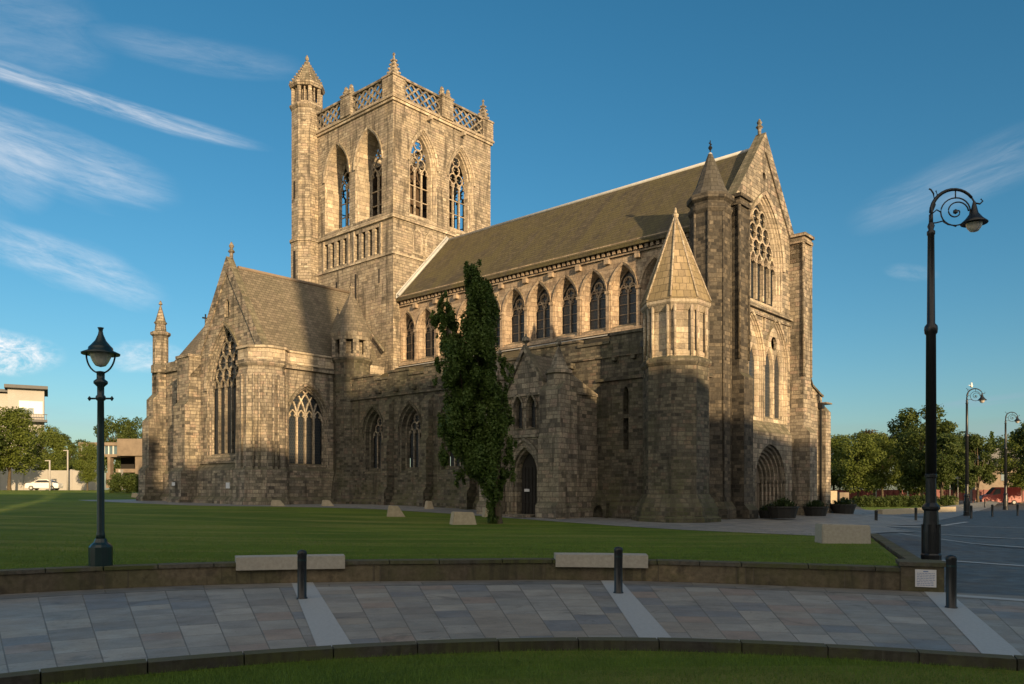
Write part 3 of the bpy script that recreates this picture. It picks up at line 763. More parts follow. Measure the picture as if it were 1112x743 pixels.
# stair turret on the north-east corner of the tower
st = B(); c = (-5.75, 37.95); rr_ = 1.34
st.oct([(rr_, 14), (rr_, 22.7), (rr_+.12, 22.75), (rr_+.12, 22.95), (rr_-.05, 23.1), (rr_-.05, 33.9), (rr_+.13, 34.1), (rr_+.13, 34.25)], c)
for k in range(8):
    a = R(22.5+45*k); q = .17; x, y = c[0]+math.cos(a)*(rr_-.18), c[1]+math.sin(a)*(rr_-.18); st.rev([(q, 34.25), (q, 35.95)], (x, y), 6)
    a2 = R(45*k); x, y = c[0]+math.cos(a2)*(rr_*.924-.26), c[1]+math.sin(a2)*(rr_*.924-.26)
st.oct([(rr_-.22, 34.25), (rr_-.22, 34.55)], c); st.oct([(rr_+.06, 35.75), (rr_+.18, 35.95), (rr_+.18, 36.1)], c); st.oct([(.72, 34.25), (.72, 35.95)], c)
for k in range(8):
    a = R(45*k); x, y = c[0]+math.cos(a)*(rr_*.924-.2), c[1]+math.sin(a)*(rr_*.924-.2); st.rev([(.07, 34.25), (.07, 35.8)], (x, y), 6)
sto = part('stair_turret', st, M['tower'], church)
st = B(); st.oct([(rr_+.08, 36.1), (.08, 38.35), (.16, 38.45), (.15, 38.6), (.03, 38.85)], c)
for k in range(8):
    a = R(22.5+45*k)
    for i in range(8):
        f = (i+.5)/8.3; rad = (rr_+.1)*(1-f)+.03; z = 36.1+2.25*f; x, y = c[0]+math.cos(a)*rad, c[1]+math.sin(a)*rad; st.box(x-.055, x+.055, y-.055, y+.055, z-.05, z+.08)
sp = part('spirelet', st, M['tower'], sto)
st = B()
for (a, z, h) in ((202.5+0, 17.2, 3.2), (180, 17.4, 3.4), (225, 18.0, 2.6)):
    th = R(a) if a % 45 == 0 else R(180); pass
x = c[0]-rr_*.924-.012
st.box(x, x+.03, c[1]-.17, c[1]+.17, 19.0, 22.0); part('slit_window', st, M['darkint'], sto); st = B(); st.box(x, x+.03, c[1]-.09, c[1]+.09, 26.4, 27.8)
part('slit_window', st, M['darkint'], sto)

# ============================ NAVE ============================
CW, EZ = 4.8, 16.7                                        # clerestory half width, eaves
nv = B(); nd = B()
cy = [4.45+2.175*k for k in range(11)] + [2.25]
ARW, AZ0, AZS, AZA = 1.84, 11.75, 13.85, 15.45
nv.slab([(.9, 7), (27, 7), (27, EZ), (.9, EZ)], [arch(y, ARW, AZ0, AZS, AZA) for y in cy], 0, .9, frN(-CW))
nv.slab([(.9, 7), (27, 7), (27, EZ), (.9, EZ)], [arch(y, ARW, AZ0, AZS, AZA) for y in cy], 0, .9, frS(CW))
nave = part('nave_wall', nv, M['nave'], church)
for y in cy:
    moulded(nd, frN(-CW), y, ARW, AZ0, AZS, AZA, [(0, -.004), (.04, .08), (.07, .10), (.18, .44), (.23, .46), (.24, .52)])
    hood(nd, frN(-CW), y, ARW, AZS, AZA, .13, .12)
    tb = B(); tracery(tb, frN(-CW), y, ARW-.46, AZ0+.24, 13.8, AZA-.27, 2, .52, .10, .09, 'rose')
    for k in range(1, 4): z = AZ0+.24+k*.6; tb.strip([(y-.62, z), (y+.62, z)], .035, frN(-CW), .54, .57)
    part('window_tracery', tb, M['nave'], nave)
    pb = B(); pane(pb, frN(-CW), y, ARW-.46, AZ0+.22, AZS, AZA-.27, .58); part('window_pane', pb, M['glass'], nave)
for k in range(13):                                       # shafts between windows
    y = 1.2+2.175*k
    if y > 26.9: continue
    nd.box(-CW-.10, -CW+.02, y-.12+1.09-1.09+.0, y+.12, 11.5, 13.9); nd.box(-CW-.15, -CW+.02, y-.17, y+.17, 13.85, 14.02)
    nd.box(-CW-.26, -CW+.02, y-.16, y+.16, 15.62, 15.95)                                   # mask corbels
nd.box(-CW-.32, -CW+.1, .9, 26.95, 16.38, 16.72); nd.box(-CW-.14, -CW+.02, .9, 26.95, 15.97, 16.08)
y = 1.0
while y < 26.8:                                           # corbel table
    nd.box(-CW-.26, -CW-.0, y, y+.19, 16.1, 16.377); y += .38
nd.box(CW-.05, CW+.3, .9, 26.95, 16.38, 16.7)
nd.box(-CW-.22, -CW+.02, .9, 26.95, 11.45, 11.6)
part('dressings', nd, M['nave'], nave)
# roof: two slopes, north eave to ridge to south eave
RZ = 22.15
def roofslab(b, prof, y0, y1, th=.22):
    P = prof + [(x, z-th) for x, z in reversed(prof)]
    b.prism(P, lambda s, z, d: (s, d, z), y0, y1)
rf = B(); roofslab(rf, [(-CW-.42, 16.55), (0, RZ), (CW+.42, 16.55)], .5, 26.98)
roof = part('nave_roof', rf, M['nave_roof'], church)
rf = B(); rf.tube([(0, .7, RZ+.03), (0, 26.98, RZ+.03)], .11, 6); part('ridge', rf, M['lead'], roof)
rf = B()                                                  # flashing on the tower
for s_ in (-1, 1): rf.add([(s_*(CW+.5), 26.9, 16.55), (0, 26.9, RZ+.12), (0, 26.9, RZ+.42), (s_*(CW+.5), 26.9, 16.9), (s_*(CW+.5), 26.6, 16.62), (0, 26.6, RZ+.12)], [(0,1,2,3), (0,4,5,1)])
for s_ in (-1, 1): rf.tube([(s_*(CW+.4), 26.75, 16.75), (0, 26.75, RZ+.15)], .13, 6)
part('flashing', rf, M['lead'], roof)
# north aisle
AX, AY1 = -9.8, 28.0
ai = B(); ad = B()
aw = [(12.35, 2.3), (16.25, 2.3), (20.15, 2.3), (24.0, 2.3)]
slits = [[(2.98, 4.1), (3.30, 4.1), (3.30, 5.75), (2.98, 5.75)], arch(3.14, .32, 5.95, 7.1, 7.4)]
ai.slab([(.5, -.5), (AY1, -.5), (AY1, 9.35), (.5, 9.35)], [arch(y, w_, 3.1, 5.9, 7.75) for y, w_ in aw] + slits, 0, 1.0, frN(AX))
ai.box(AX+.001, -4.9, .0, .98, -.5, 9.6)                    # west wall of the aisle
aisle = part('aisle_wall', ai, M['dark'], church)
for y, w_ in aw:
    moulded(ad, frN(AX), y, w_, 3.1, 5.9, 7.75, [(0, -.004), (.06, .10), (.16, .12), (.24, .40), (.36, .44), (.42, .66)])
    hood(ad, frN(AX), y, w_, 5.9, 7.75, .14, .12)
    tb = B(); tracery(tb, frN(AX), y, w_-.8, 3.5, 5.7, 7.75-.46, 3 if w_ > 2 else 2, .66, .12, .10, 'net'); part('window_tracery', tb, M['mid'], aisle)
    pb = B(); pane(pb, frN(AX), y, w_-.8, 3.5, 5.9, 7.75-.46, .74); part('window_pane', pb, M['glass'], aisle)
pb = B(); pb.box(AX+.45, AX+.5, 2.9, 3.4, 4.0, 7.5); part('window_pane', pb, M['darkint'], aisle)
def buttress(b, Fm, s0, s1, steps, z0=-.5):
    """steps [(depth out, z top)] from the ground up; sloped weatherings between"""
    P = [(0.02, z0), (-steps[0][0], z0)]
    for i, (d, z) in enumerate(steps):
        P.append((-d, z)); nd_ = steps[i+1][0] if i+1 < len(steps) else -0.02
        P.append((-nd_, z+(d-nd_)*1.1))
    n = len(P)
    b.add([Fm(s0, z, d) for d, z in P] + [Fm(s1, z, d) for d, z in P],
          [tuple(range(n)), tuple(range(2*n-1, n-1, -1))] + [(i, (i+1) % n, n+(i+1) % n, n+i) for i in range(n)])
for y in (10.4, 14.3, 18.2, 22.1): buttress(ad, frN(AX), y-.32, y+.32, [(.85, 1.9), (.62, 5.2), (.42, 7.7)])
ad.box(AX-.12, AX+.02, 9.9, AY1, 8.35, 8.52); ad.box(AX-.12, AX+.02, .5, 5.0, 7.75, 7.9); ad.box(AX-.08, AX+.02, .5, 9.8, 9.0, 9.1)
for y in (6.6, 7.9, 9.3, 11, 12.6, 14.3, 16, 17.8, 19.6, 21.4, 23.2): ad.box(AX-.4, AX+.02, y-.14, y+.14, 8.62, 8.92)
for y in (1.4, 2.6, 3.8): ad.box(AX-.22, AX, y-.12, y+.12, 8.78, 8.98)
buttress(ad, frN(AX), .5, AY1, [(.34, 1.15), (.16, 1.5)])    # plinth
part('dressings', ad, M['dark'], aisle)
pp = B()                                                   # parapet, stepping up to the west
for y0, y1, z in ((.6, 4.2, 10.15), (4.2, 6.2, 9.75), (6.2, 10.4, 10.05), (10.4, 12.2, 9.6), (12.2, 14.6, 10.0), (14.6, 16.2, 9.6), (16.2, 18.8, 10.0), (18.8, 20.2, 9.6), (20.2, 22.4, 9.95), (22.4, 23.8, 9.55), (23.8, 28, 9.9)):
    pp.box(AX+.003, AX+.45, y0+.002, y1-.002, 9.353, z); pp.box(AX-.08, AX+.5, y0-.05, y1+.05, z+.003, z+.14)
part('parapet', pp, M['dark'], aisle)
rf = B(); rf.add([(AX+.4, .9, 9.35), (AX+.4, 27.2, 9.35), (-CW-.02, 27.2, 11.4), (-CW-.02, .9, 11.4), (AX+.4, .9, 9.2), (AX+.4, 27.2, 9.2), (-CW-.02, 27.2, 11.2), (-CW-.02, .9, 11.2)], [(0,3,2,1), (4,5,6,7), (0,4,7,3), (1,2,6,5), (0,1,5,4)])
aroof = part('aisle_roof', rf, M['nave_roof'], church)
rf = B(); rf.add([(-CW-.24, .9, 11.34), (-CW-.24, 26.9, 11.34), (-CW-.02, 26.9, 11.46), (-CW-.02, .9, 11.46), (-CW-.62, .9, 11.22), (-CW-.62, 26.9, 11.22)], [(0,1,2,3), (4,5,1,0)])
part('flashing', rf, M['lead'], aroof)
rf = B(); rf.tube([(AX-.12, 1.95, 0), (AX-.12, 1.95, 9.6)], .075, 8); rf.box(AX-.25, AX+.0, 1.8, 2.1, 9.3, 9.6); part('downpipe', rf, M['iron'], church); rf = B()
rf.tube([(8.4, -.14, 0), (8.4, -.14, 7.6), (8.0, -.14, 8.3)], .08, 8); rf.box(8.25, 8.62, -.32, -.02, 7.4, 7.75)
part('downpipe', rf, M['iron'], church)
# tomb recess
tr = B(); F_ = frN(AX-.34)
tr.slab([(3.95, 0), (5.0-.02, 0), (5.0-.02, 1.3), (4.5, 2.0), (3.95, 1.3)], [arch(4.47, .6, .5, .85, 1.2)], -.28, .02, F_)
part('tomb_recess', tr, M['dark'], church)
# south aisle, seen only as the sloping shoulder right of the west front
sa_ = B(); sa_.prism([(4.7, -.5), (9.0, -.5), (9.0, 8.2), (8.7, 8.25), (7.2, 8.75), (6.2, 9.9), (4.7, 10.2)], lambda s, z, d: (s, d, z), 0, 1.0)
sa_.box(8.0, 9.0, 1.0, 27, -.5, 8.0)
buttress(sa_, frW(0), 8.55, 9.45, [(.55, 1.0), (.42, 7.2)]); buttress(sa_, frS(9.0), .0, .9, [(.6, 1.), (.45, 7.2)])
sa_.box(8.5, 9.5, -.5, .2, 7.72, 7.82)
so = part('south_aisle', sa_, M['front'], church)
rf = B(); rf.add([(4.8, 1, 11.3), (9.1, 1, 8.2), (9.1, 27, 8.2), (4.8, 27, 11.3)], [(0,1,2,3)]); part('aisle_roof', rf, M['nave_roof'], so)
cp = B()
Pc = [(9.02, 8.2), (8.7, 8.25), (7.2, 8.75), (6.2, 9.9), (4.8, 10.2)]
for (a, z), (c_, d_) in zip(Pc, Pc[1:]): cp.add([(a, -.12, z), (c_, -.12, d_), (c_, 1.1, d_), (a, 1.1, z), (a, -.12, z+.14), (c_, -.12, d_+.14), (c_, 1.1, d_+.14), (a, 1.1, z+.14)], [(0,1,2,3), (4,5,6,7), (0,1,5,4), (3,2,6,7)])
part('coping', cp, M['dark'], so)

# ============================ WEST FRONT ============================
wf = B(); wd_ = B(); FW = frW(0)
WW = dict(cx=0., w_=4.5, z0=12.75, zs=15.4, za=19.0)
gable = [(-4.9, -.5), (4.9, -.5), (4.9, 16.0), (0, 21.85), (-4.9, 16.0)]
holes = [arch(0, 5.1, 12.75, 15.3, 19.3), arch(-1.8, 3.3, 5.97, 9.3, 12.2), arch(1.65, 3.3, 5.97, 9.3, 12.2), arch(-.1, 4.3, -.1, 2.5, 4.75),
         arch(-.075, .42, 11.3, 11.95, 12.3), arch(3.5, .36, 11.0, 11.8, 12.15), [(x+.0, z) for x, z in arc(0, 20.4, .22, 0, 360, 10)[:-1]]]
wf.slab(gable, holes, 0, 1.25, FW)
front = part('west_front', wf, M['front'], church)
moulded(wd_, FW, 0, 5.1, 12.75, 15.3, 19.3, [(0, -.004), (.06, .03), (.08, .12), (.18, .14), (.22, .24), (.32, .26), (.38, .42), (.39, .46)])
hood(wd_, FW, 0, 5.1, 15.3, 19.3, .2, .14)
tb = B(); tracery(tb, FW, 0, 4.34, 13.13, 15.2, 18.85, 5, .36, .18, .12, 'net'); part('window_tracery', tb, M['warm'], front)
pb = B(); pane(pb, FW, 0, 4.34, 13.1, 15.3, 18.85, .5); part('window_pane', pb, M['glass'], front)
for c in (-1.8, 1.65):
    moulded(wd_, FW, c, 3.3, 5.97, 9.3, 12.2, [(0, -.004), (.05, .03), (.07, .10), (.15, .11), (.19, .20), (.28, .21), (.32, .34)])
    hood(wd_, FW, c, 3.3, 9.3, 12.2, .1, .12)
    for q in (-.66, .66):                                    # paired lancets inside each big arch
        moulded(wd_, frW(.2), c+q, 1.22, 6.25, 9.2, 10.5, [(0, -.08), (.05, -.05), (.10, .04), (.13, .12)])
        pb = B(); pane(pb, frW(.2), c+q, .98, 6.35, 9.2, 10.35, .125); part('window_pane', pb, M['glass'], front)
    A_ = arch(c, 2.74, 6.1, 9.3, 11.85)
    bb = B(); bb.slab(A_, [arch(c-.66, 1.2, 6.26, 9.2, 10.5), arch(c+.66, 1.2, 6.26, 9.2, 10.5), arc(c, 10.8, .42, 0, 360, 14)[:-1]], -.0+.13, .32, FW); part('window_tracery', bb, M['warm'], front)
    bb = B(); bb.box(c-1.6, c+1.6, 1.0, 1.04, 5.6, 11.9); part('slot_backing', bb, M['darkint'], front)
for (c, w_, z0, zs, za) in ((-.075, .42, 11.3, 11.95, 12.3), (3.5, .36, 11.0, 11.8, 12.15)):
    moulded(wd_, FW, c, w_, z0, zs, za, [(0, -.003), (.02, -.04), (.05, .0), (.07, .3)])
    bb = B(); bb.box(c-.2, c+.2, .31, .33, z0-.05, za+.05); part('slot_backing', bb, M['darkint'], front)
part('dressings', wd_, M['warm'], front); wd_ = B()
# portal of many orders
prof = [(0, -.45), (.10, -.45), (.12, -.30), (.22, -.28), (.24, -.12), (.36, -.10), (.38, .06), (.50, .08), (.52, .24), (.64, .26), (.66, .42), (.78, .44), (.80, .60), (.92, .62), (.94, .80)]
for (o0, d0), (o1, d1) in zip(prof, prof[1:]):
    A0 = arch(-.1, 4.3, -.2, 2.5, 4.75, o0, 9, 0)[1:] + [(-.1-2.15+o0, -.2)]; A1 = arch(-.1, 4.3, -.2, 2.5, 4.75, o1, 9, 0)[1:] + [(-.1-2.15+o1, -.2)]
    wd_.loft(A0, d0, A1, d1, FW, False)
# projecting porch block that carries the portal, with a sloped weathering above
A0 = arch(-.1, 4.3, -.2, 2.5, 4.75, 0, 9, 0)
wd_.slab([(-3.0, -.5), (2.95, -.5), (2.95, 5.3), (-3.0, 5.3)], [A0], -.45, -.004, FW)
part('portal', wd_, M['mid'], front); wd_ = B()
wd_.add([(-3.0, -.45, 5.303), (2.95, -.45, 5.303), (2.95, .0, 5.95), (-3.0, .0, 5.95), (-3., 0, 5.3), (2.95, 0, 5.3)], [(0,1,2,3), (0,3,4), (1,5,2)]); part('weathering', wd_, M['mid'], front); wd_ = B()
for k in range(9):                                         # shafts of the portal jambs
    for s_ in (-1, 1):
        o_, d_ = prof[min(1+k*2, 13)] if k < 7 else prof[13]
        if k < 7: x = -.1 + s_*(2.15-o_-.03); wd_.tube([(x, d_+.02, .3), (x, d_+.02, 2.45)], .055, 6); wd_.rev([(.055, 2.36), (.1, 2.5), (.1, 2.56)], (x, d_+.02), 6); part('portal_shaft', wd_, M['mid'], front); wd_ = B()
for z, o_ in ((12.45, .2), (12.1, .1)): wd_.box(-4.0, 3.75, -o_, .0, z, z+.18)
wd_.add([(-4, -.2, 12.63), (3.75, -.2, 12.63), (3.75, .3, 12.9), (-4, .3, 12.9)], [(0,1,2,3)])
part('string_course', wd_, M['mid'], front)
dr = B()
DW = 1.2
dr.slab(arch(-.1, 2.5, -.2, 2.5, 3.7, 0, 9, 0), [], .80, .95, FW); 
for k in range(9): x = -.1-1.15+k*.2875; dr.box(x-.02, x+.02, .76, .80, .2, 2.35)
dr.box(-1.35, 1.15, .72, .80, 2.4, 2.55)
part('west_door', dr, M['doorgrey'], front)
cp = B()                                                   # gable copings, kneelers, finial
for s_ in (-1, 1):
    cp.prism([(s_*4.9, 16.003), (0, 21.853), (0, 22.95), (s_*5.15, 16.7)], lambda s, z, d: (s, d, z), -.10, .52)
    cp.box(s_*4.9-.3, s_*4.9+.3, -.2, 1.4, 16.1, 16.49)
cp.rev([(.1, 22.9), (.1, 23.2), (.22, 23.35), (.1, 23.5), (.16, 23.62), (.03, 23.85)], (0, .3), 6)
part('coping', cp, M['mid'], front)
# the two flanking piers and the north stair turret
for (x0, x1, lab) in ((-5.05, -3.95, 'n'), (3.7, 4.85, 's')):
    pr = B(); xm = (x0+x1)/2
    buttress(pr, FW, x0-.0, x1+.0, [(1.5, .9), (1.25, 5.5), (.86, 17.1)] if lab == 's' else [(1.45, .9), (1.15, 8.0), (.88, 16.9)])
    pr.box(x0, x1, -.85 if lab == 's' else -.87, 1.3, 16.0, 17.2); 
    d_ = .86 if lab == 's' else .88
    pr.box(x0-.1, x1+.1, -d_-.12, 1.35, 17.203, 17.42); pr.box(x0-.16, x1+.16, -d_-.18, 1.4, 17.6, 17.78); pr.box(x0-.04, x1+.04, -d_-.05, 1.3, 17.42, 17.6)
    for (x, y) in ((x0, -d_), (x1, -d_)):
        pr.tube([(x, y, 9.), (x, y, 17.2)], .10, 6)
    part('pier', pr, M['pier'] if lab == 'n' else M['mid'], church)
nt = B(); c = (-5.75, .45); r_ = 1.05
nt.oct([(1.35, -.5), (1.35, 1.0), (1.1, 1.4), (r_, 8.2), (r_, 16.6), (r_+.12, 16.8), (r_+.12, 17.0), (r_, 17.02), (r_+.02, 17.2), (r_+.2, 17.35), (r_+.2, 17.6)], c)
for k in range(8): a = R(22.5+45*k); nt.tube([(c[0]+math.cos(a)*r_, c[1]+math.sin(a)*r_, 1.4), (c[0]+math.cos(a)*r_, c[1]+math.sin(a)*r_, 16.7)], .07, 6)
nto = part('stair_turret', nt, M['pier'], church)
nt = B(); nt.rev([(r_+.08, 17.6), (.78, 18.2), (.12, 20.0)], c, 12); cn = part('cone_roof', nt, M['cone'], nto)
nt = B(); nt.rev([(.24, 19.55), (.10, 20.05), (.04, 20.1)], c, 10); part('lead_cap', nt, M['lead'], cn)
nt = B(); nt.tube([(c[0], c[1], 20.0), (c[0], c[1], 20.75)], .03, 6); nt.rev([(.03, 20.2), (.12, 20.35), (.03, 20.5)], c, 8); nt.box(c[0]-.14, c[0]+.14, c[1]-.02, c[1]+.02, 20.55, 20.6); part('finial', nt, M['iron'], cn)

# ============================ NORTH-WEST BROACH TURRET ============================
bt = B(); c = (-10.0, .1); r_ = 1.62
bt.oct([(2.2, -.5), (2.2, .65), (2.05, .72), (2.0, 1.15), (r_+.06, 1.75), (r_, 1.8), (r_, 7.95), (r_+.12, 8.1), (r_+.12, 8.25), (r_-.02, 8.4)], c)
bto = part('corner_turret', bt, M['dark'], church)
bt = B(); bt.oct([(r_-.22, 8.25), (r_-.22, 11.0)], c)
for k in range(8):
    a = R(22.5+45*k)
    for q in (-6.5, 6.5):
        a1 = a+R(q); x, y = c[0]+math.cos(a1)*(r_-.12), c[1]+math.sin(a1)*(r_-.12); bt.tube([(x, y, 8.3), (x, y, 10.9)], .085, 6)
bt.oct([(r_-.1, 8.3), (r_-.1, 8.65)], c); bt.oct([(r_-.15, 10.6), (r_-.02, 10.8), (r_+.1, 10.95), (r_+.1, 11.1)], c)
part('cornice', bt, M['warm'], bto)
u_ = B(); u_.oct([(r_-.205, 8.66), (r_-.205, 10.62)], c); part('upper_stage', u_, M['warm'], bto)
sp = B(); sp.oct([(r_+.14, 11.1), (r_+.06, 11.2), (.07, 15.45)], c)
spo = part('spire', sp, M['spire'], bto)
sp = B()
for k in range(8): a = R(22.5+45*k); sp.tube([(c[0]+math.cos(a)*(r_+.09), c[1]+math.sin(a)*(r_+.09), 11.2), (c[0]+math.cos(a)*.06, c[1]+math.sin(a)*.06, 15.45)], .05, 5)
sp.rev([(.06, 15.4), (.16, 15.5), (.16, 15.6), (.08, 15.68), (.05, 15.9), (.02, 15.95)], c, 8); part('finial', sp, M['warm'], bto)
# narrow blank arch on the aisle's west face
na = B(); moulded(na, frW(0), -7.3, .8, 2.6, 6.4, 7.3, [(.0, -.02), (.0, -.10), (.1, -.10), (.16, -.012)]); part('blank_arch', na, M['mid'], church)
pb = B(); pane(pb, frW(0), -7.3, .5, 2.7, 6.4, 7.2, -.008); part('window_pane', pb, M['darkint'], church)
nn = B(); buttress(nn, frW(0), -8.3, -6.6, [(.5, 1.0), (.3, 1.4)]); part('plinth', nn, M['dark'], church)
nn = B(); nn.box(-8.6, -5, -.12, 0, 7.9, 8.1); part('string_course', nn, M['dark'], church)

# ============================ NORTH PORCH ============================
PX, PY0, PY1, PYC = -13.0, 5.0, 9.8, 7.35
po = B(); pd = B(); FP = frN(PX)
po.slab([(PY0, -.5), (PY1, -.5), (PY1, 7.0), (PYC+1.35, 7.0), (PYC, 9.25), (PYC-1.35, 7.0), (PY0, 7.0)],
        [arch(PYC, 1.7, -.1, 2.9, 4.25), arch(PYC-.45, .62, 5.2, 6.3, 6.95), arch(PYC+.45, .62, 5.2, 6.3, 6.95)], 0, .8, FP)
po.box(PX+.8, AX-.01, PY0, PY0+.7, -.5, 7.0); po.box(PX+.8, AX-.01, PY1-.7, PY1, -.5, 7.0)
porch = part('porch', po, M['mid'], church)
for (o0, d0), (o1, d1) in zip([(-.42, -.02), (-.42, -.12), (-.3, -.12), (-.24, -.02), (-.1, -.02), (0, .0), (.04, .14), (.14, .16), (.2, .4)], [(-.42, -.12), (-.3, -.12), (-.24, -.02), (-.1, -.02), (0, .0), (.04, .14), (.14, .16), (.2, .4), (.21, .5)]):
    A0 = arch(PYC, 1.7, -.1, 2.9, 4.25, o0, 9, 0)[1:] + [(PYC-.85+o0, -.1)]; A1 = arch(PYC, 1.7, -.1, 2.9, 4.25, o1, 9, 0)[1:] + [(PYC-.85+o1, -.1)]
    pd.loft(A0, d0, A1, d1, FP, False)
for q in (-.45, .45):
    moulded(pd, FP, PYC+q, .62, 5.2, 6.3, 6.95, [(0, -.003), (-.0, -.05), (.06, .08), (.1, .3)]); hood(pd, FP, PYC+q, .62, 6.3, 6.95, .12, .12)
    pb = B(); pane(pb, FP, PYC+q, .5, 5.3, 6.3, 6.85, .34); part('window_pane', pb, M['glass'], porch)
pd.box(PX-.1, PX+.02, PYC-1.3, PYC+1.3, 4.75, 4.92); pd.box(PX-.1, PX+.02, PYC-1.25, PYC+1.25, 6.93, 7.05)
for s_ in (-1, 1):
    pd.prism([(PYC+s_*1.5, 6.85), (PYC, 9.3), (PYC, 9.62), (PYC+s_*1.72, 6.9)], FP, -.12, .25)
pd.rev([(.07, 9.5), (.07, 9.7), (.22, 9.85), (.2, 10.0), (.05, 10.1), (.05, 10.2)], (PX+.1, PYC), 8)
buttress(pd, FP, PY0-.35, PYC-1.35, [(.75, 1.2), (.55, 4.6), (.40, 7.05)]); buttress(pd, FP, PYC+1.35, PY1+.35, [(.75, 1.2), (.55, 4.6), (.40, 7.05)])
buttress(pd, frW(PY0), PX-.0, PX+1.1, [(.35, 1.2), (.25, 7.0)])
pd.oct([(.62, 7.0), (.62, 7.9), (.72, 7.95), (.72, 8.1), (.5, 8.2), (.05, 9.35), (.16, 9.45), (.14, 9.65), (.03, 9.75)], (PX+.35, PY0+.35)); pd.oct([(.62, 7.0), (.62, 7.9), (.72, 7.95), (.72, 8.1), (.5, 8.2), (.05, 9.35), (.16, 9.45), (.03, 9.7)], (PX+.35, PY1-.35))
buttress(pd, frW(PY0), PX+1.1, AX, [(.2, .9), (.08, 4.3)]); pd.box(PX+1.1, AX-.02, PY0-.1, PY0+.02, 4.3, 4.45)
part('dressings', pd, M['mid'], porch)
pr = B()
pr.add([(PX+.5, PYC-1.5, 7.0), (PX+.5, PYC, 9.2), (PX+.5, PYC+1.5, 7.0), (AX+.5, PYC-1.5, 7.0), (AX+.5, PYC, 9.2), (AX+.5, PYC+1.5, 7.0)], [(0,1,4,3), (1,2,5,4), (0,2,1), (3,4,5)])
pr.add([(PX+.7, PY0+.02, 6.9), (AX, PY0+.02, 6.9), (AX, PY1-.02, 6.9), (PX+.7, PY1-.02, 6.9)], [(0,1,2,3)])
part('porch_roof', pr, M['tr_roof'], porch)
pr = B()                                                    # sloping coping of the porch's west wall
pr.add([(PX+.8, PY0-.08, 8.0), (AX+.0, PY0-.08, 7.1), (AX+.0, PY0+.72, 7.1), (PX+.8, PY0+.72, 8.0), (PX+.8, PY0-.08, 6.98), (AX+.0, PY0-.08, 6.98), (AX+.0, PY0+.72, 6.98), (PX+.8, PY0+.72, 6.98)], [(0,1,2,3), (7,6,5,4), (0,4,5,1), (3,2,6,7), (0,3,7,4)])
part('coping', pr, M['mid'], porch)
dr = B(); dr.slab(arch(PYC, 1.34, 0, 2.9, 4.0), [], .5, .58, FP)
for k in range(5): dr.box(PX+.46, PX+.5, PYC-.6+.24*k, PYC-.575+.24*k, .5, 3.2)
for z in (1.3, 2.6): dr.box(PX+.455, PX+.5, PYC-.6, PYC+.6, z, z+.05)
dr_o = part('porch_door', dr, M['darkint'], porch)
dr = B(); dr.box(PX+.43, PX+.46, PYC+.05, PYC+.4, 1.9, 2.05); part('door_notice', dr, M['paper'], dr_o)
ste = B(); ste.box(PX-1.3, PX+.2, PYC-1.0, PYC+1.0, -.3, .72); ste.box(PX-1.7, PX-1.3, PYC-1.2, PYC+1.2, -.3, .6); part('doorstep', ste, M['mid'], porch)

# ============================ NORTH TRANSEPT ============================
QY0, QY1, QX, QC = 28.0, 37.0, -16.0, 32.5
tr = B(); td = B()
tr.slab([(QX+.9, -.5), (-5.5, -.5), (-5.5, 10.7), (QX+.9, 10.7)], [arch(-12.35, 3.3, 3.55, 7.0, 9.35)], 0, 1.0, frW(QY0))
FN = frN(QX)
tr.slab([(QY0, -.5), (QY1, -.5), (QY1, 10.9), (QC, 17.4), (QY0, 10.9)], [arch(32.85, 5.1, 4.3, 9.2, 13.7), arch(QC-.0, .7, 14.2, 15.0, 15.5)], 0, .9, FN)
tr.box(QX+.9, -5.5, QY1-.8, QY1, -.5, 11)
trans = part('transept', tr, M['transept'], church)
moulded(td, FN, 32.85, 5.1, 4.3, 9.2, 13.7, [(0, -.004), (.05, .03), (.07, .11), (.15, .12), (.19, .22), (.26, .24), (.30, .36)])
hood(td, FN, 32.85, 5.1, 9.2, 13.7, .2, .16)
tb = B(); tracery(tb, FN, 32.85, 4.5, 4.6, 9.2, 13.35, 5, .34, .14, .12, 'net'); part('window_tracery', tb, M['mid'], trans)
pb = B(); pane(pb, FN, 32.85, 4.5, 4.6, 9.2, 13.35, .46); part('window_pane', pb, M['glass'], trans)
moulded(td, FN, QC, .7, 14.2, 15.0, 15.5, [(.0, -.003), (.0, -.05), (.08, .06), (.12, .3)]); pb = B(); pane(pb, FN, QC, .5, 14.2, 15.0, 15.4, .3); part('window_pane', pb, M['darkint'], trans)
FWt = frW(QY0)
moulded(td, FWt, -12.35, 3.3, 3.55, 7.0, 9.35, [(0, -.004), (.05, .05), (.08, .16), (.17, .18), (.21, .32), (.28, .38)])
hood(td, FWt, -12.35, 3.3, 7.0, 9.35, .18, .15)
tb = B(); tracery(tb, FWt, -12.35, 2.74, 3.83, 7.0, 9.03, 4, .43, .14, .12, 'cross'); part('window_tracery', tb, M['warm'], trans)
pb = B(); pane(pb, FWt, -12.35, 2.74, 3.83, 7.0, 9.03, .54); part('window_pane', pb, M['glass'], trans)
buttress(td, FWt, -16, -9.6, [(.5, 1.3), (.34, 2.7), (.18, 3.3)]); buttress(td, FN, QY0, QY1, [(.7, 1.3), (.45, 3.4)])
td.box(QX+.2, -9.9, QY0-.22, QY0+.02, 10.35, 10.62); td.box(QX-.14, QX+.02, QY0, QY1, 3.9, 4.1)
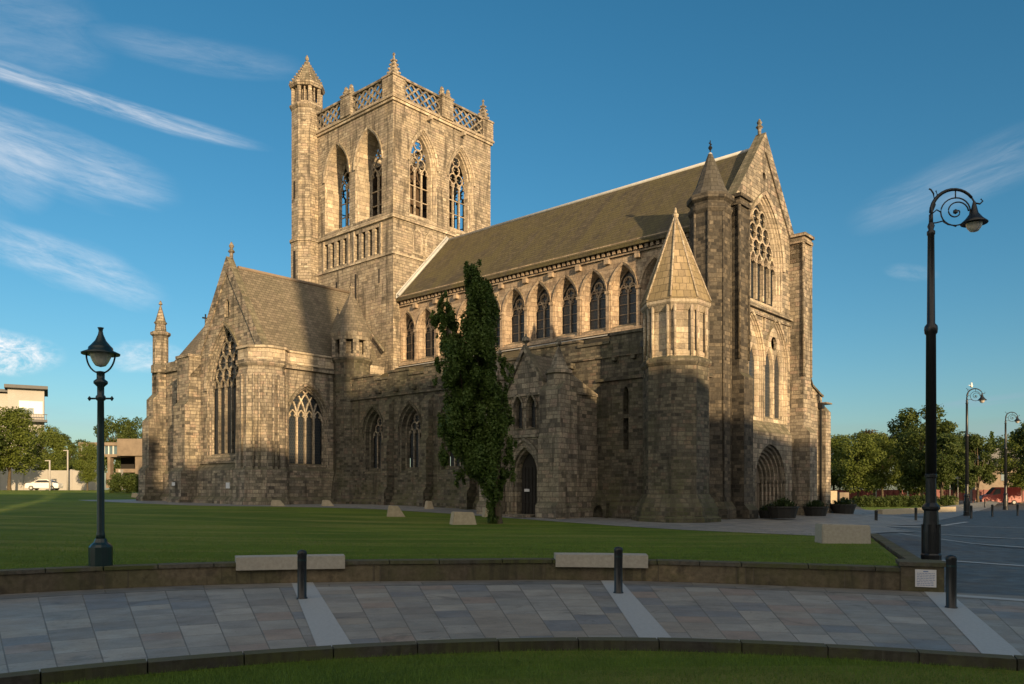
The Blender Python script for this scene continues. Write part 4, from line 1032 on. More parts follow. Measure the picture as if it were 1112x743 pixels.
# broad canted north-west corner
td.oct([(2.1, -.5), (2.1, 1.2), (1.95, 1.45), (1.92, 3.3), (1.78, 3.5), (1.72, 9.6), (1.62, 9.9), (1.55, 10.2), (1.75, 10.45), (1.75, 10.7)], (-15.4, 28.9))
for k in (4, 5, 6):
    a = R(22.5+45*k); a2 = R(45*k)
    for aa in (a, R(22.5+45*k-16), R(22.5+45*k+16)): td.tube([(-15.4+math.cos(aa)*1.66, 28.9+math.sin(aa)*1.66, 3.4), (-15.4+math.cos(aa)*1.66, 28.9+math.sin(aa)*1.66, 9.7)], .09, 6)
# north-east corner buttresses
for (y0, y1, d) in ((36.4, 38.2, 1.2),):
    buttress(td, FN, y0, y1, [(1.7, 1.3), (1.5, 3.3), (1.2, 8.2), (.9, 10.3)]); td.box(QX-.9, QX+.6, y0+.0, y1, 10.3, 11.75); td.box(QX-1.0, QX+.7, y0-.1, y1+.1, 11.753, 11.95)
buttress(td, FN, QY0+.1, QY0+1.2, [(1.2, 1.3), (1.0, 3.4), (.7, 6.3), (.4, 9.6)])
part('dressings', td, M['transept'], trans)
pp = B()                                                    # plain parapet
pp.box(QX+.6, -9.6, QY0-.05, QY0+.4, 10.703, 11.45); pp.box(QX+.6, -9.6, QY0-.13, QY0+.45, 11.453, 11.6); pp.box(-9.6, -5.6, QY0-.05, QY0+.4, 10.70, 11.4)
pp.oct([(1.7, 10.7), (1.7, 11.45), (1.82, 11.46), (1.82, 11.62)], (-15.3, 28.9))
part('parapet', pp, M['warm'], trans)
rf = B(); P_ = [(QY0+.35, 11.3), (QC, 17.85), (QY1-.2, 11.3)]
P_ = P_ + [(y, z-.22) for y, z in reversed(P_)]
rf.prism(P_, lambda s, z, d: (d, s, z), QX+.42, -5.45); troof = part('transept_roof', rf, M['tr_roof'], trans)
rf = B(); rf.tube([(QX+.8, QC, 17.88), (-5.5, QC, 17.88)], .13, 6); part('ridge', rf, M['mid'], troof) if False else part('ridge', rf, M['concrete'], trans)
cp = B()
for s_ in (-1, 1):
    cp.prism([(QC+s_*4.5, 10.903), (QC, 17.403), (QC, 18.5), (QC+s_*4.85, 11.55)], FN, -.10, .42)
cp.rev([(.14, 18.4), (.14, 18.8), (.26, 18.9), (.1, 19.1), (.2, 19.3), (.03, 19.6)], (QX+.3, QC), 6)
part('coping', cp, M['mid'], trans)
cp = B(); cp.tube([(-5.62, 27.9, 12.6), (-5.62, QC-2.2, 15.0)], .12, 6); part('flashing', cp, M['mid'], trans)
cp = B(); cp.box(QX-1.72, QX-1.69, 36.9, 37.35, 2.3, 2.55); part('wall_notice', cp, M['paper'], trans)
# sign on the north wall plinth
cp = B(); cp.box(-16.9, -16.86, 30.6, 31.1, 2.1, 2.5); part('wall_notice', cp, M['paper'], trans)
# stair turret in the angle with the nave
tt = B(); c = (-9.0, 27.5); r_ = 1.38
tt.rev([(1.75, -.5), (1.75, 1.3), (1.6, 2.6), (r_, 3.2), (r_, 10.5), (r_-.05, 10.6), (r_-.02, 11.1), (r_+.15, 11.35), (r_+.15, 11.5)], c, 12)
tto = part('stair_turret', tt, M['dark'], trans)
tt = B(); tt.oct([(r_-.5, 11.5), (r_-.5, 13.3)], c)
for k in range(8): a = R(22.5+45*k); x, y = c[0]+math.cos(a)*(r_-.16), c[1]+math.sin(a)*(r_-.16); tt.rev([(.25, 11.5), (.25, 12.95)], (x, y), 6)
tt.oct([(r_+.0, 11.5), (r_+.0, 11.75)], c); tt.oct([(r_+.02, 12.8), (r_+.14, 13.15), (r_+.2, 13.3)], c)
lan = part('lantern_stage', tt, M['mid'], tto)
tt = B(); tt.oct([(r_+.2, 13.3), (.05, 16.5)], c); part('cone_roof', tt, M['tr_roof'], tto)
tt = B(); tt.tube([(c[0], c[1], 16.4), (c[0], c[1], 17.1)], .05, 6); tt.box(c[0]-.2, c[0]+.2, c[1]-.04, c[1]+.04, 16.75, 16.86); part('finial', tt, M['mid'], tto)
# ============================ CHAPEL EAST OF THE TRANSEPT ============================
ch = B(); cd = B(); KX = -14.6
ch.slab([(38.0, -.5), (45.4, -.5), (45.4, 11.6), (38.0, 11.6)], [arch(41.6, 3.4, 3.6, 7.9, 10.3)], 0, .9, frN(KX))
ch.box(KX+.9, -5.0, 44.6, 45.4, -.5, 11.4); ch.prism([(KX+.2, 11.4), (-11.0, 15.9), (-6.4, 11.4)], lambda s, z, d: (s, d, z), 44.7, 45.3)
cho = part('chancel', ch, M['transept'], church)
moulded(cd, frN(KX), 41.6, 3.4, 3.6, 7.9, 10.3, [(0, -.004), (.06, .06), (.10, .2), (.24, .24), (.34, .48), (.4, .6)]); hood(cd, frN(KX), 41.6, 3.4, 7.9, 10.3, .2, .15)
tb = B(); tracery(tb, frN(KX), 41.6, 2.6, 3.9, 7.8, 9.85, 3, .6, .14, .13, 'net'); part('window_tracery', tb, M['mid'], cho)
pb = B(); pane(pb, frN(KX), 41.6, 2.6, 3.9, 7.9, 9.9, .7); part('window_pane', pb, M['glass'], cho)
buttress(cd, frN(KX), 38, 45.4, [(.5, 1.4), (.25, 3.3)]); cd.box(KX-.2, KX+.3, 38, 45.4, 11.6, 11.85); cd.box(KX-.1, KX+.4, 38, 45.4, 11.85, 12.4)
buttress(cd, frN(KX), 45.0, 46.2, [(1.9, 1.4), (1.7, 3.6), (1.4, 7.6), (1.05, 9.4), (.6, 12.0)]); buttress(cd, frE(45.4), KX-.6, KX+.6, [(1.2, 1.4), (1.0, 7.6), (.6, 11.0)])
cd.oct([(.72, 11.6), (.72, 12.2), (.6, 12.3), (.6, 14.6), (.78, 14.75), (.78, 14.95), (.45, 15.1), (.40, 15.6), (.52, 15.75), (.40, 15.9), (.05, 17.2), (.16, 17.3), (.03, 17.6)], (KX-.25, 45.4))
part('dressings', cd, M['transept'], cho)
rf = B(); P_ = [(KX+.1, 11.7), (-11.0, 16.1), (-6.4, 11.7)]; P_ = P_ + [(y, z-.2) for y, z in reversed(P_)]
rf.prism(P_, lambda s, z, d: (s, d, z), 37.0, 45.5); cr = part('chancel_roof', rf, M['tr_roof'], cho)
rf = B(); rf.tube([(-11, 45.3, 16.1), (-11, 45.3, 17.1)], .06, 6); rf.box(-11.28, -10.72, 45.25, 45.35, 16.7, 16.82); part('cross', rf, M['iron'], cho)

# ------------------------------------------------------------------ small things on the lawn and by the church
def at(u, v, z): Y = (2.0-z)*870/(v-532); return (u-556)/870*Y, Y
def wedge(w_, h, d, skew, seed, t_=.12):
    b = B(); r = random.Random(seed)
    b.add([(-w_/2, -d/2, -.2), (w_/2, -d/2, -.2), (w_/2, d/2, -.2), (-w_/2, d/2, -.2), (-w_/2+t_, -d/2+.04, h), (w_/2-t_-skew, -d/2+.05, h*.95), (w_/2-t_-skew, d/2-.05, h*.93), (-w_/2+t_, d/2-.04, h)],
          [(3,2,1,0), (4,5,6,7), (0,1,5,4), (1,2,6,5), (2,3,7,6), (3,0,4,7)])
    me = b.mesh('s'); bm = bmesh.new(); bm.from_mesh(me); bmesh.ops.bevel(bm, geom=bm.edges[:], offset=.03, segments=2, affect='EDGES'); bm.to_mesh(me); bm.free(); return me
for i, (u, v, w_, h, z, lab, rz) in enumerate((
    (150, 543.5, 1.2, .42, 1.02, 'pale wedge-shaped stone seat at the far left corner of the church', -.3), (303, 549.5, 1.1, .40, 1.0, 'small pale wedge stone in front of the transept corner', .3), (357, 549.5, 1.0, .40, .98, 'pale wedge stone below the transept window facing the lawn', .3),
    (431, 559.5, 1.05, .55, .75, 'pale stone block on the lawn edge, left of the narrow tree', .2), (466, 553.5, .55, .5, .8, 'small upright pale stone by the aisle wall', .4), (503, 567, 1.15, .55, .62, 'pale stone block nearest the trunk of the narrow tree', .35),
    (532, 560, .8, .5, .68, 'small pale stone between the narrow tree and the porch door', .3))):
    X, Y = at(u, v, z); me = wedge(w_, h, .6, .35 if i not in (4, 5) else .05, i)
    o = part('stone_block', me, M['palestone']); o.location = (X, Y, lawn_h(X, Y)); o.rotation_euler.z = rz; tag(o, lab, 'stone block', 'pale stone blocks along the church path')
me = wedge(1.42, .62, .75, .0, 30, .02); o = part('stone_block', me, M['bench']); X, Y = at(921, 591, .42); o.location = (X, Y+.4, .38); o.rotation_euler.z = -.06
tag(o, 'large smooth pale stone cube at the right-hand corner of the lawn', 'stone block')

def bollard(rz=0):
    t = thing('bollard', '', 'bollard', (0,0,0)); b = B()
    b.rev([(.10, -.05), (.10, .02), (.082, .04), (.082, .80), (.086, .81), (.086, .86), (.07, .885), (.03, .90), (.0, .905)], (0, 0), 20, 0, 0, True)
    part('post', b, M['iron'], t); b = B(); b.rev([(.0835, .70), (.0835, .735)], (0, 0), 20, 0, 0, True, False); part('band', b, M['greeniron'], t); return t
bp = bollard(); first = True
BL = [(328, 650.5, 'black bollard at the left end of the pale strip, in front of the left bench'), (671.5, 644.5, 'black bollard in front of the right stone bench'), (1033, 660.5, 'nearest black bollard, right of the stone pier with the notice'),
      (951.5, 572, 'black bollard just right of the large pale stone cube'), (994.6, 567, 'black bollard between the stone cube and the tall lamp post'), (1054.7, 563, 'black bollard at the foot of the second tall lamp post'),
      (1077.6, 561, 'black bollard between the second and third tall lamp posts'), (1105, 560, 'black bollard at the right edge of the photo, right of the third lamp'), (1069.5, 551.5, 'small far black bollard in front of the red van')]
for u, v, lab in BL:
    X, Y = at(u, v, 0.)
    if first: bp.location = (X, Y, 0); bp['label'] = lab; bp['group'] = 'black bollards'; first = False
    else: dup(bp, (X, Y, 0), 0, lab, 'black bollards')

# half-round tubs of plants along the west front
def tub(seed):
    t = thing('planter', '', 'planter', (0, 0, 0)); b = B(); b.rev([(.50, 0), (.62, .42), (.66, .44), (.66, .50), (.56, .50), (.54, .40)], (0, 0), 14, 0, 0, False)
    part('tub', b, M['tubwood'], t); b = B(); b.rev([(.57, .2), (.58, .25)], (0, 0), 14, 0, 0, False, False); 
    r = random.Random(seed); b = B()
    for i in range(260):
        a = r.uniform(0, 6.28); q = r.uniform(0, .55); x, y = q*math.cos(a), q*math.sin(a); h = r.uniform(.12, .42)*(1.15-q); l = r.uniform(.0, .3); wd2 = r.uniform(.02, .05)
        p0 = Vector((x, y, .42)); p1 = Vector((x+l*math.cos(a)*.6, y+l*math.sin(a)*.6, .42+h)); p2 = Vector((x+l*math.cos(a)*1.2, y+l*math.sin(a)*1.2, .42+h*.95)); n_ = Vector((-math.sin(a), math.cos(a), 0))*wd2
        b.add([p0-n_*.4, p0+n_*.4, p1+n_, p1-n_, p2], [(0,1,2,3), (3,2,4)])
    part('plants', b, M['leaf_shrub'], t, None, False); return t
def leafmat(name, c0, c1, trans=.35):
    m_, t, p, o = mat(name); tc = t.new('ShaderNodeTexCoord'); gi = t.new('ShaderNodeNewGeometry')
    n = t.noise(tc.outputs['Object'], 1.3, 4, .6); f = t.m('ADD', t.m('MULTIPLY', n, .7), t.m('MULTIPLY', t.noise(tc.outputs['Object'], 17., 2), .45))
    col = t.ramp(f, [(.35, c0), (.75, c1)])
    t.put(p.inputs['Base Color'], col); p.inputs['Roughness'].default_value = .6; p.inputs['Specular IOR Level'].default_value = .3
    tl = t.new('ShaderNodeBsdfTranslucent'); t.put(tl.inputs[0], col); ms = t.new('ShaderNodeMixShader'); ms.inputs[0].default_value = trans
    t.l.new(p.outputs[0], ms.inputs[1]); t.l.new(tl.outputs[0], ms.inputs[2]); t.l.new(ms.outputs[0], o.inputs[0]); return m_
M['leaf_shrub'] = leafmat('shrub leaf', (.02,.04,.012), (.05,.08,.02), .2)
M['leaf_dark'] = leafmat('dark narrow tree leaf', (.045,.085,.014), (.10,.15,.03), .25)
M['leaf_a'] = leafmat('lime tree leaf', (.06,.095,.014), (.15,.185,.035))
M['leaf_b'] = leafmat('darker tree leaf', (.035,.065,.014), (.09,.12,.026))
M['leaf_c'] = leafmat('coppery tree leaf', (.07,.055,.022), (.14,.11,.045))
M['bark'] = plain('tree bark', (.10,.08,.055), .95, 0, 5, .4, .8, .2, .05)
labs = ['tub of shrubs at the foot of the north pier beside the turret', 'tub of shrubs left of the arched west door', 'tub of shrubs right of the arched west door', 'large round tub of shrubs at the right end of the church']
for i, (x, y, s) in enumerate(((-4.2, -2.9, 1.25), (-3.0, -1.6, .9), (2.9, -1.9, 1.15), (9.3, -1.3, 1.25))):
    tb_ = tub(i); X, Y = W(x, y); tb_.location = (X, Y, plaza_h(X, Y)+(.1 if i == 0 else .01)); tb_.scale = (s, s, s); tb_['label'] = labs[i]; tb_['group'] = 'planters along the west front'

# ------------------------------------------------------------------ lamps
def globe_lamp():
    t = thing('street_lamp', 'dark green lamp post with domed hood and glass bowl at the left low wall', 'street lamp', (0, 0, 0))
    b = B(); b.rev([(.235, -.1), (.235, .42), (.20, .47), (.14, .52), (.11, .60)], (0, 0), 12); b.rev([(.10, .58), (.085, .70), (.075, .75), (.07, 3.0), (.066, 3.55), (.10, 3.58), (.10, 3.64), (.07, 3.68), (.07, 3.85), (.14, 3.92), (.14, 3.97), (.08, 4.02), (.08, 4.14), (.12, 4.17), (.02, 4.19)], (0, 0), 14, 0, 0, True)
    b.tube([(-.22, 0, 3.60), (.22, 0, 3.60)], .022, 6)
    for s_ in (-1, 1): b.rev([(.01, 3.55), (.045, 3.60), (.01, 3.65)], (s_*.24, 0), 6)
    part('post', b, M['greeniron'], t)
    b = B(); b.tube([(.31*math.sin(R(a)), 0, 4.56-.42*max(0, math.cos(R(a)))) for a in range(-90, 91, 12)], .018, 6); part('cradle', b, M['greeniron'], t)
    b = B(); b.rev([(.38, 4.54), (.385, 4.57), (.25, 4.63), (.24, 4.69), (.20, 4.73), (.11, 4.84), (.055, 4.97), (.04, 5.05), (.05, 5.09), (.065, 5.12), (.02, 5.13)], (0, 0), 20, 0, 0, True); part('hood', b, M['greeniron'], t)
    b = B(); b.rev([(.0, 4.27), (.10, 4.30), (.15, 4.37), (.20, 4.48), (.215, 4.54)], (0, 0), 16, 0, 0, True, False); part('glass_bowl', b, M['lampglass'], t)
    return t
gl = globe_lamp(); gl.location = (-8.42, 16.4, .43); gl.scale = (.955, .955, .955)

def swan_lamp():
    t = thing('street_lamp', '', 'street lamp', (0, 0, 0))
    b = B(); b.rev([(.27, -.05), (.27, .12), (.24, .14), (.25, .30), (.22, .34), (.215, .9), (.19, 1.15), (.17, 1.45), (.22, 1.50), (.22, 1.56), (.135, 1.66), (.13, 1.9), (.125, 2.3), (.15, 2.33), (.15, 2.4), (.105, 2.45)], (0, 0), 12)
    for k in range(6): a = R(60*k); b.box(.20*math.cos(a)-.03, .20*math.cos(a)+.03, .20*math.sin(a)-.03, .20*math.sin(a)+.03, .35, 1.1)
    part('base', b, M['iron'], t)
    b = B(); b.rev([(.135, 2.4), (.12, 6.05), (.155, 6.1), (.165, 6.2), (.155, 6.28), (.10, 6.35), (.082, 8.65), (.10, 8.68), (.10, 8.76), (.06, 8.8), (.09, 8.9), (.06, 8.98), (.05, 9.0)], (0, 0), 14, 0, 0, True); part('pole', b, M['iron'], t)
    b = B(); A = [(0, 0, 8.9), (0, 0, 9.2)] + [(.55-.55*math.cos(R(a)), 0, 9.25+.58*math.sin(R(a))) for a in range(0, 150, 12)]; b.tube(A, .055, 8, 0, True, .035)
    e = Vector(A[-1]); b.tube([e, e+Vector((.08, 0, -.14)), e+Vector((.2, 0, -.17)), e+Vector((.27, 0, -.10)), e+Vector((.22, 0, -.04))], .022, 6)
    b.tube([(.0, 0, 9.2), (.10, 0, 9.45), (.06, 0, 9.75), (.0, 0, 9.85), (-.05, 0, 9.88)], .02, 6); b.tube([(.08, 0, 9.5), (.16, 0, 9.7), (.12, 0, 9.82)], .018, 6)
    cx_, cz_ = .60, 9.25
    b.tube([(cx_+.36*math.cos(R(a)), 0, cz_+.36*math.sin(R(a))) for a in range(0, 361, 15)], .018, 6)
    sp_ = [(cx_+.02+(.30-.00062*a)*math.cos(R(a)), 0, cz_+(.30-.00062*a)*math.sin(R(a))) for a in range(0, 400, 18)]; b.tube(sp_, .018, 6)
    b.rev([(.0, cz_-.07), (.06, cz_-.03), (.06, cz_+.03), (0, cz_+.07)], (cx_, 0), 8)
    b.tube([(0, 0, 8.98), (.12, 0, 8.98), (.3, 0, 9.02)], .018, 6); b.tube([(.0, 0, 9.2), (.14, 0, 9.32), (.25, 0, 9.25)], .018, 6); b.tube([(cx_, 0, cz_+.34), (cx_, 0, cz_+.56)], .016, 6); b.tube([(.3, 0, 9.0), (.42, 0, 8.92), (.52, 0, 8.90), (.62, 0, 8.86)], .016, 6)
    part('bracket', b, M['iron'], t)
    hx = e.x+.06; hz = e.z-.10
    b = B(); b.rev([(.32, hz-.58), (.33, hz-.56), (.22, hz-.46), (.10, hz-.30), (.05, hz-.08), (.03, hz)], (hx, 0), 16, 0, 0, True, False); b.rev([(.32, hz-.58), (.1, hz-.5)], (hx, 0), 16, 0, 0, True, False); part('lamp_shade', b, M['iron'], t)
    b = B(); b.rev([(0, hz-.80), (.10, hz-.77), (.17, hz-.68), (.20, hz-.57)], (hx, 0), 14, 0, 0, True, False); part('glass_bowl', b, M['lampglass'], t)
    return t
sw = swan_lamp()
sw['label'] = 'tallest, nearest black lamp post with scrolled swan-neck bracket beside the stone pier'; sw['group'] = 'swan-neck lamp posts'; sw.location = (*at(1011, 615, 0), 0); sw.rotation_euler.z = R(-8)
dup(sw, (*at(1050, 560, 0), 0), R(-15), 'second swan-neck lamp post, standing farther off between the nearest and the third', 'swan-neck lamp posts')
dup(sw, (*at(1092, 553.5, 0), 0), R(-15), 'farthest swan-neck lamp post, close to the right edge by the red van', 'swan-neck lamp posts')
X, Y = at(1050, 560, 0); b = B(); b.rev([(.0, 9.9), (.09, 9.98), (.11, 10.08), (.05, 10.2), (.06, 10.28), (.0, 10.34)], (.35, 0), 8, 0, 0, True); b.add([(.3, -.03, 10.05), (.1, 0, 10.12), (.3, .03, 10.05), (.3, 0, 10.12)], [(0,1,3), (1,2,3), (0,2,1)]); b.add([(.40, -.02, 10.27), (.48, 0, 10.27), (.40, .02, 10.27), (.40, 0, 10.30)], [(0,1,3), (1,2,3), (0,2,1)])
o = part('gull', b, M['canvas']); o.location = (X, Y, 0); tag(o, 'white gull perched on top of the second tall lamp post', 'bird')

# ------------------------------------------------------------------ trees
def leafmesh(name, centers, radii, n, size, m_, squash=1.0, shell=.55):
    """n leaf-sized faces through clumps (centres, radii)"""
    C_ = np.array(centers, np.float32); Rd = np.array(radii, np.float32); w_ = Rd**2; w_ /= w_.sum()
    idx = rng.choice(len(C_), n, p=w_); d = rng.normal(size=(n, 3)); d /= np.linalg.norm(d, axis=1)[:, None]
    rad = Rd[idx]*(shell + (1-shell)*rng.random(n)**.6)*rng.uniform(.75, 1.12, n)
    P = C_[idx] + d*rad[:, None]*np.array([1, 1, squash])
    nrm = d*.6 + rng.normal(size=(n, 3))*.6 + np.array([0, 0, .35]); nrm /= np.linalg.norm(nrm, axis=1)[:, None]
    a = np.cross(nrm, rng.normal(size=(n, 3))); a /= np.linalg.norm(a, axis=1)[:, None]; b_ = np.cross(nrm, a)
    s = size*rng.uniform(.6, 1.3, n)[:, None]
    V = np.stack([P-a*s, P+b_*s*.55, P+a*s, P-b_*s*.55], 1).astype(np.float32)
    me = bpy.data.meshes.new(name); me.vertices.add(n*4); me.vertices.foreach_set('co', V.ravel()); me.loops.add(n*4); me.polygons.add(n)
    me.loops.foreach_set('vertex_index', np.arange(n*4, dtype=np.int32)); me.polygons.foreach_set('loop_start', np.arange(0, n*4, 4, dtype=np.int32)); me.polygons.foreach_set('loop_total', np.full(n, 4, np.int32))
    me.update(); me.materials.append(m_); return me
def trunkmesh(h, r, limbs, seed, top=.9, low=.3):
    rr_ = random.Random(seed); b = B(); pts = [(0, 0, -.3)]; x = y = 0
    for i in range(1, 9): x += rr_.uniform(-.03, .03)*h/4; y += rr_.uniform(-.03, .03)*h/4; pts.append((x, y, h*top*i/8))
    b.tube(pts, r, 9, 0, True, r*.15); b.rev([(r*1.6, -.2), (r*1.15, .25), (r*.98, .8)], (0, 0), 9, 0, 0, True, False)
    for (q, e_) in limbs:
        k = min(7, max(1, int(q*8))); p = Vector(pts[k]); e_ = Vector(e_); m1 = (p+e_)/2 + Vector((0, 0, .1*(e_-p).length)); b.tube([p, m1, e_], r*.38, 6, 0, True, r*.08)
    return b
def round_tree(seed, h, cw, n, size, m_, base=.22, nclump=34):
    rr_ = random.Random(seed); cs = []; rs = []
    for i in range(nclump):
        f = rr_.uniform(0, 1); z = h*(base+.1+(.86-base)*f); env = math.sin(math.pi*min(.98, max(.12, (z/h-base)/(1-base))))**.6*cw/2
        a = rr_.uniform(0, 6.28); q = env*math.sqrt(rr_.uniform(.15, 1))*.8; cs.append((q*math.cos(a), q*math.sin(a), z)); rs.append(cw*rr_.uniform(.10, .19))
    limbs = [(.25+.5*rr_.random(), cs[i]) for i in range(0, min(12, nclump))]
    return leafmesh('crown', cs, rs, n, size, m_, .85), trunkmesh(h, h*.022, limbs, seed)
TREE = {}
def plant(kind, X, Y, z, h, rz, lab, group, cat='tree', sx_=1.):
    key = kind
    if key not in TREE:
        if kind == 'lime': TREE[key] = round_tree(11, 10, 9.5, 15000, .16, M['leaf_a'], .2, 44)
        elif kind == 'lime2': TREE[key] = round_tree(12, 10, 8.5, 13000, .16, M['leaf_a'], .18, 38)
        elif kind == 'dark': TREE[key] = round_tree(13, 10, 8, 13000, .17, M['leaf_b'], .16, 40)
        elif kind == 'dark2': TREE[key] = round_tree(14, 10, 7, 11000, .17, M['leaf_b'], .25, 30)
        elif kind == 'copper': TREE[key] = round_tree(15, 10, 8, 9000, .17, M['leaf_c'], .25, 26)
        elif kind == 'sparse': TREE[key] = round_tree(16, 10, 6.5, 10000, .15, M['leaf_b'], .3, 34)
        elif kind == 'conifer':
            cs = [((1-i/60)*1.5*math.cos(i*2.4), (1-i/60)*1.5*math.sin(i*2.4), 1.2+8.4*i/60) for i in range(61)]; rs = [(1-i/61)*.75+.22 for i in range(61)]
            TREE[key] = leafmesh('crown', cs, rs, 9000, .14, M['leaf_dark'], .8, .1), trunkmesh(10, .2, [], 5)
    cr_, tr_ = TREE[key]
    t = thing('tree' if kind != 'conifer' else 'conifer', lab, cat, (X, Y, z), rz, group); s = h/10
    part('trunk', tr_, M['bark'], t) if isinstance(tr_, bpy.types.Mesh) else None
    if not isinstance(tr_, bpy.types.Mesh):
        o_ = part('trunk', tr_, M['bark'], t); TREE[key] = (cr_, o_.data)
    part('crown', cr_, cr_.materials[0], t) ; t.scale = (s*sx_, s*sx_, s); return t
# the narrow upright tree before the nave
cs = []; rs = []; rr_ = random.Random(5)
X0, Y0 = at(541, 566, .62)
S_ = Y0/870
def tp(u, v, dy=0.): return ((u-541)*S_, dy, (566-v)*S_)
# (u, v, half width) outline of the crown read as a column of ascending boughs
for (u, v, hw) in ((514, 300, 12), (520, 312, 20), (524, 330, 22), (483, 335, 9), (486, 350, 14), (521, 350, 24), (518, 372, 30), (492, 372, 18), (505, 392, 34), (535, 396, 15), (498, 412, 22), (522, 412, 30), (500, 432, 22), (530, 432, 28),
                   (507, 452, 30), (540, 452, 16), (500, 470, 20), (530, 472, 30), (516, 490, 34), (547, 485, 14), (522, 508, 28), (496, 480, 14), (540, 515, 16), (528, 528, 18), (538, 542, 9), (533, 555, 7), (545, 530, 12)):
    for k in range(13):
        q = hw*S_*.85; cs.append(tuple(np.array(tp(u+rr_.uniform(-.6, .6)*hw, v+rr_.uniform(-9, 9), rr_.uniform(-.9, .9)*q*1.1)))); rs.append(min(.5, q*rr_.uniform(.2, .45)))
for i in range(150):                                        # tufts reaching past the outline
    u, v, hw = rr_.choice(((484, 328, 6), (515, 296, 10), (525, 300, 8), (478, 345, 6), (550, 400, 5), (476, 400, 4), (554, 450, 5), (480, 460, 5), (557, 485, 5), (480, 490, 5), (472, 352, 4), (545, 425, 6), (500, 520, 8), (552, 508, 5), (536, 560, 6)))
    cs.append(tp(u+rr_.uniform(-1, 1)*hw, v+rr_.uniform(-12, 12), rr_.uniform(-.5, .5))); rs.append(rr_.uniform(.07, .17))
nt_ = thing('tree', 'tall narrow dark green tree standing in front of the nave, left of the porch', 'tree', (X0, Y0, lawn_h(X0, Y0)))
part('crown', leafmesh('crown', cs, rs, 105000, .066, M['leaf_dark'], 1.9, .1), M['leaf_dark'], nt_)
b = trunkmesh(7.5, .15, [], 3); 
for e_ in ((484, 335), (516, 305), (500, 400), (530, 390), (545, 430), (495, 450)): p_ = tp(*e_); b.tube([(0, 0, .9), (p_[0]*.5, .1, 3.2), (p_[0]*.9, 0, p_[2]*.7), p_], .09, 6, 0, True, .02)
part('trunk', b, M['bark'], nt_)

# right-hand park trees (u, base v at z 0 -> distance, height, kind)
RT = [(905, 112, 9.0, 'lime', 1.0, 'leafy lime tree in the park, next to the right corner of the church'), (932, 104, 9.2, 'lime2', .95, 'sunlit lime tree second from the church in the park row'),
      (950, 122, 10.6, 'copper', 1.0, 'coppery topped tree behind the park row'), (958, 108, 9.0, 'lime', 1.0, 'lime tree with the dark trunk in the middle of the park row'), (978, 116, 10.2, 'copper', .9, 'reddish tree left of the tall park tree'),
      (1001, 112, 13.6, 'sparse', 1.15, 'tall airy tree rising behind the nearest lamp post'), (998, 100, 9.8, 'dark', .9, 'dark round tree directly left of the nearest lamp post'), (1022, 96, 8.4, 'dark2', 1.2, 'low dark tree right of the nearest lamp post'),
      (1036, 120, 10.5, 'dark', 1.0, 'dark tree behind the white canopy'), (1062, 106, 9.0, 'dark2', 1.0, 'dark tree between the second and third lamp posts'), (1078, 150, 11.5, 'dark', 1.0, 'tree behind the grey roofed house'),
      (1108, 118, 10.2, 'lime2', 1.0, 'tree behind the third lamp post at the right edge'), (1128, 104, 11, 'dark', 1.0, 'tree just beyond the right edge of the park'), (1042, 160, 12, 'lime', 1., 'far tree behind the second lamp post')]
for i, (u, Y, h, kd, sx_, lab) in enumerate(RT):
    plant(kd, (u-556)/870*Y, Y, 0, h, i*1.3, lab, 'trees of the park right of the church', 'tree', sx_)
for u, Y, h, lab in ((1022, 175, 13.5, 'dark pointed conifer left of the second lamp post, far off'), (1077, 175, 15.2, 'far dark conifer between the second and third lamp posts'), (1099, 180, 15.6, 'far dark conifer behind the third lamp post'), (1014, 190, 13, 'small far conifer nearest the tall park tree')):
    plant('conifer', (u-556)/870*Y, Y, 0, h, u, lab, 'far conifers')
LT = [(10, 108, 10.5, 'lime', 1.0, 'big round sunlit tree at the left edge of the photo'), (50, 118, 9.4, 'lime2', .8, 'tree right of the big left tree, in front of the pale building'), (-40, 100, 13, 'dark', 1., 'tree just left of the frame'),
      (70, 150, 10.2, 'dark2', .9, 'darker tree behind, left of the lamp post'), (95, 108, 6.5, 'lime2', .75, 'small sunlit tree directly left of the globe lamp'), (126, 150, 13.4, 'dark', .8, 'tree crown showing above the concrete building'), (147, 150, 13.4, 'sparse', .8, 'thin tree above the concrete building by the church'), (88, 180, 11, 'dark', .9, 'far tree between the two modern buildings')]
for i, (u, Y, h, kd, sx_, lab) in enumerate(LT):
    X = (u-556)/870*Y; plant(kd, X, Y, lawn_h(X, Y)-.1, h, i*2.1+.5, lab, 'trees beyond the lawn on the left', 'tree', sx_)

def hedge(name, lab, x0, x1, Y, z0, z1, depth, m_, n):
    cs = []; rs = []
    for i in range(170): cs.append((random.uniform(x0, x1)-x0, random.uniform(0, depth), random.uniform(.25, z1-z0-.35))); rs.append(random.uniform(.32, .48))
    me = leafmesh('hedge', cs, rs, n, .10, m_, .9, .4); o = part(name, me, m_); o.location = (x0, Y, z0); tag(o, lab, 'hedge'); return o
hedge('hedge', 'clipped dark hedge between the concrete building and the church', -42.5, -38.3, 84, 1.7, 3.9, 2.4, M['leaf_b'], 9000)
hedge('hedge', 'dark hedge in the park right of the nearest lamp post', 39, 50, 90, 0, 1.5, 1.6, M['leaf_b'], 16000)

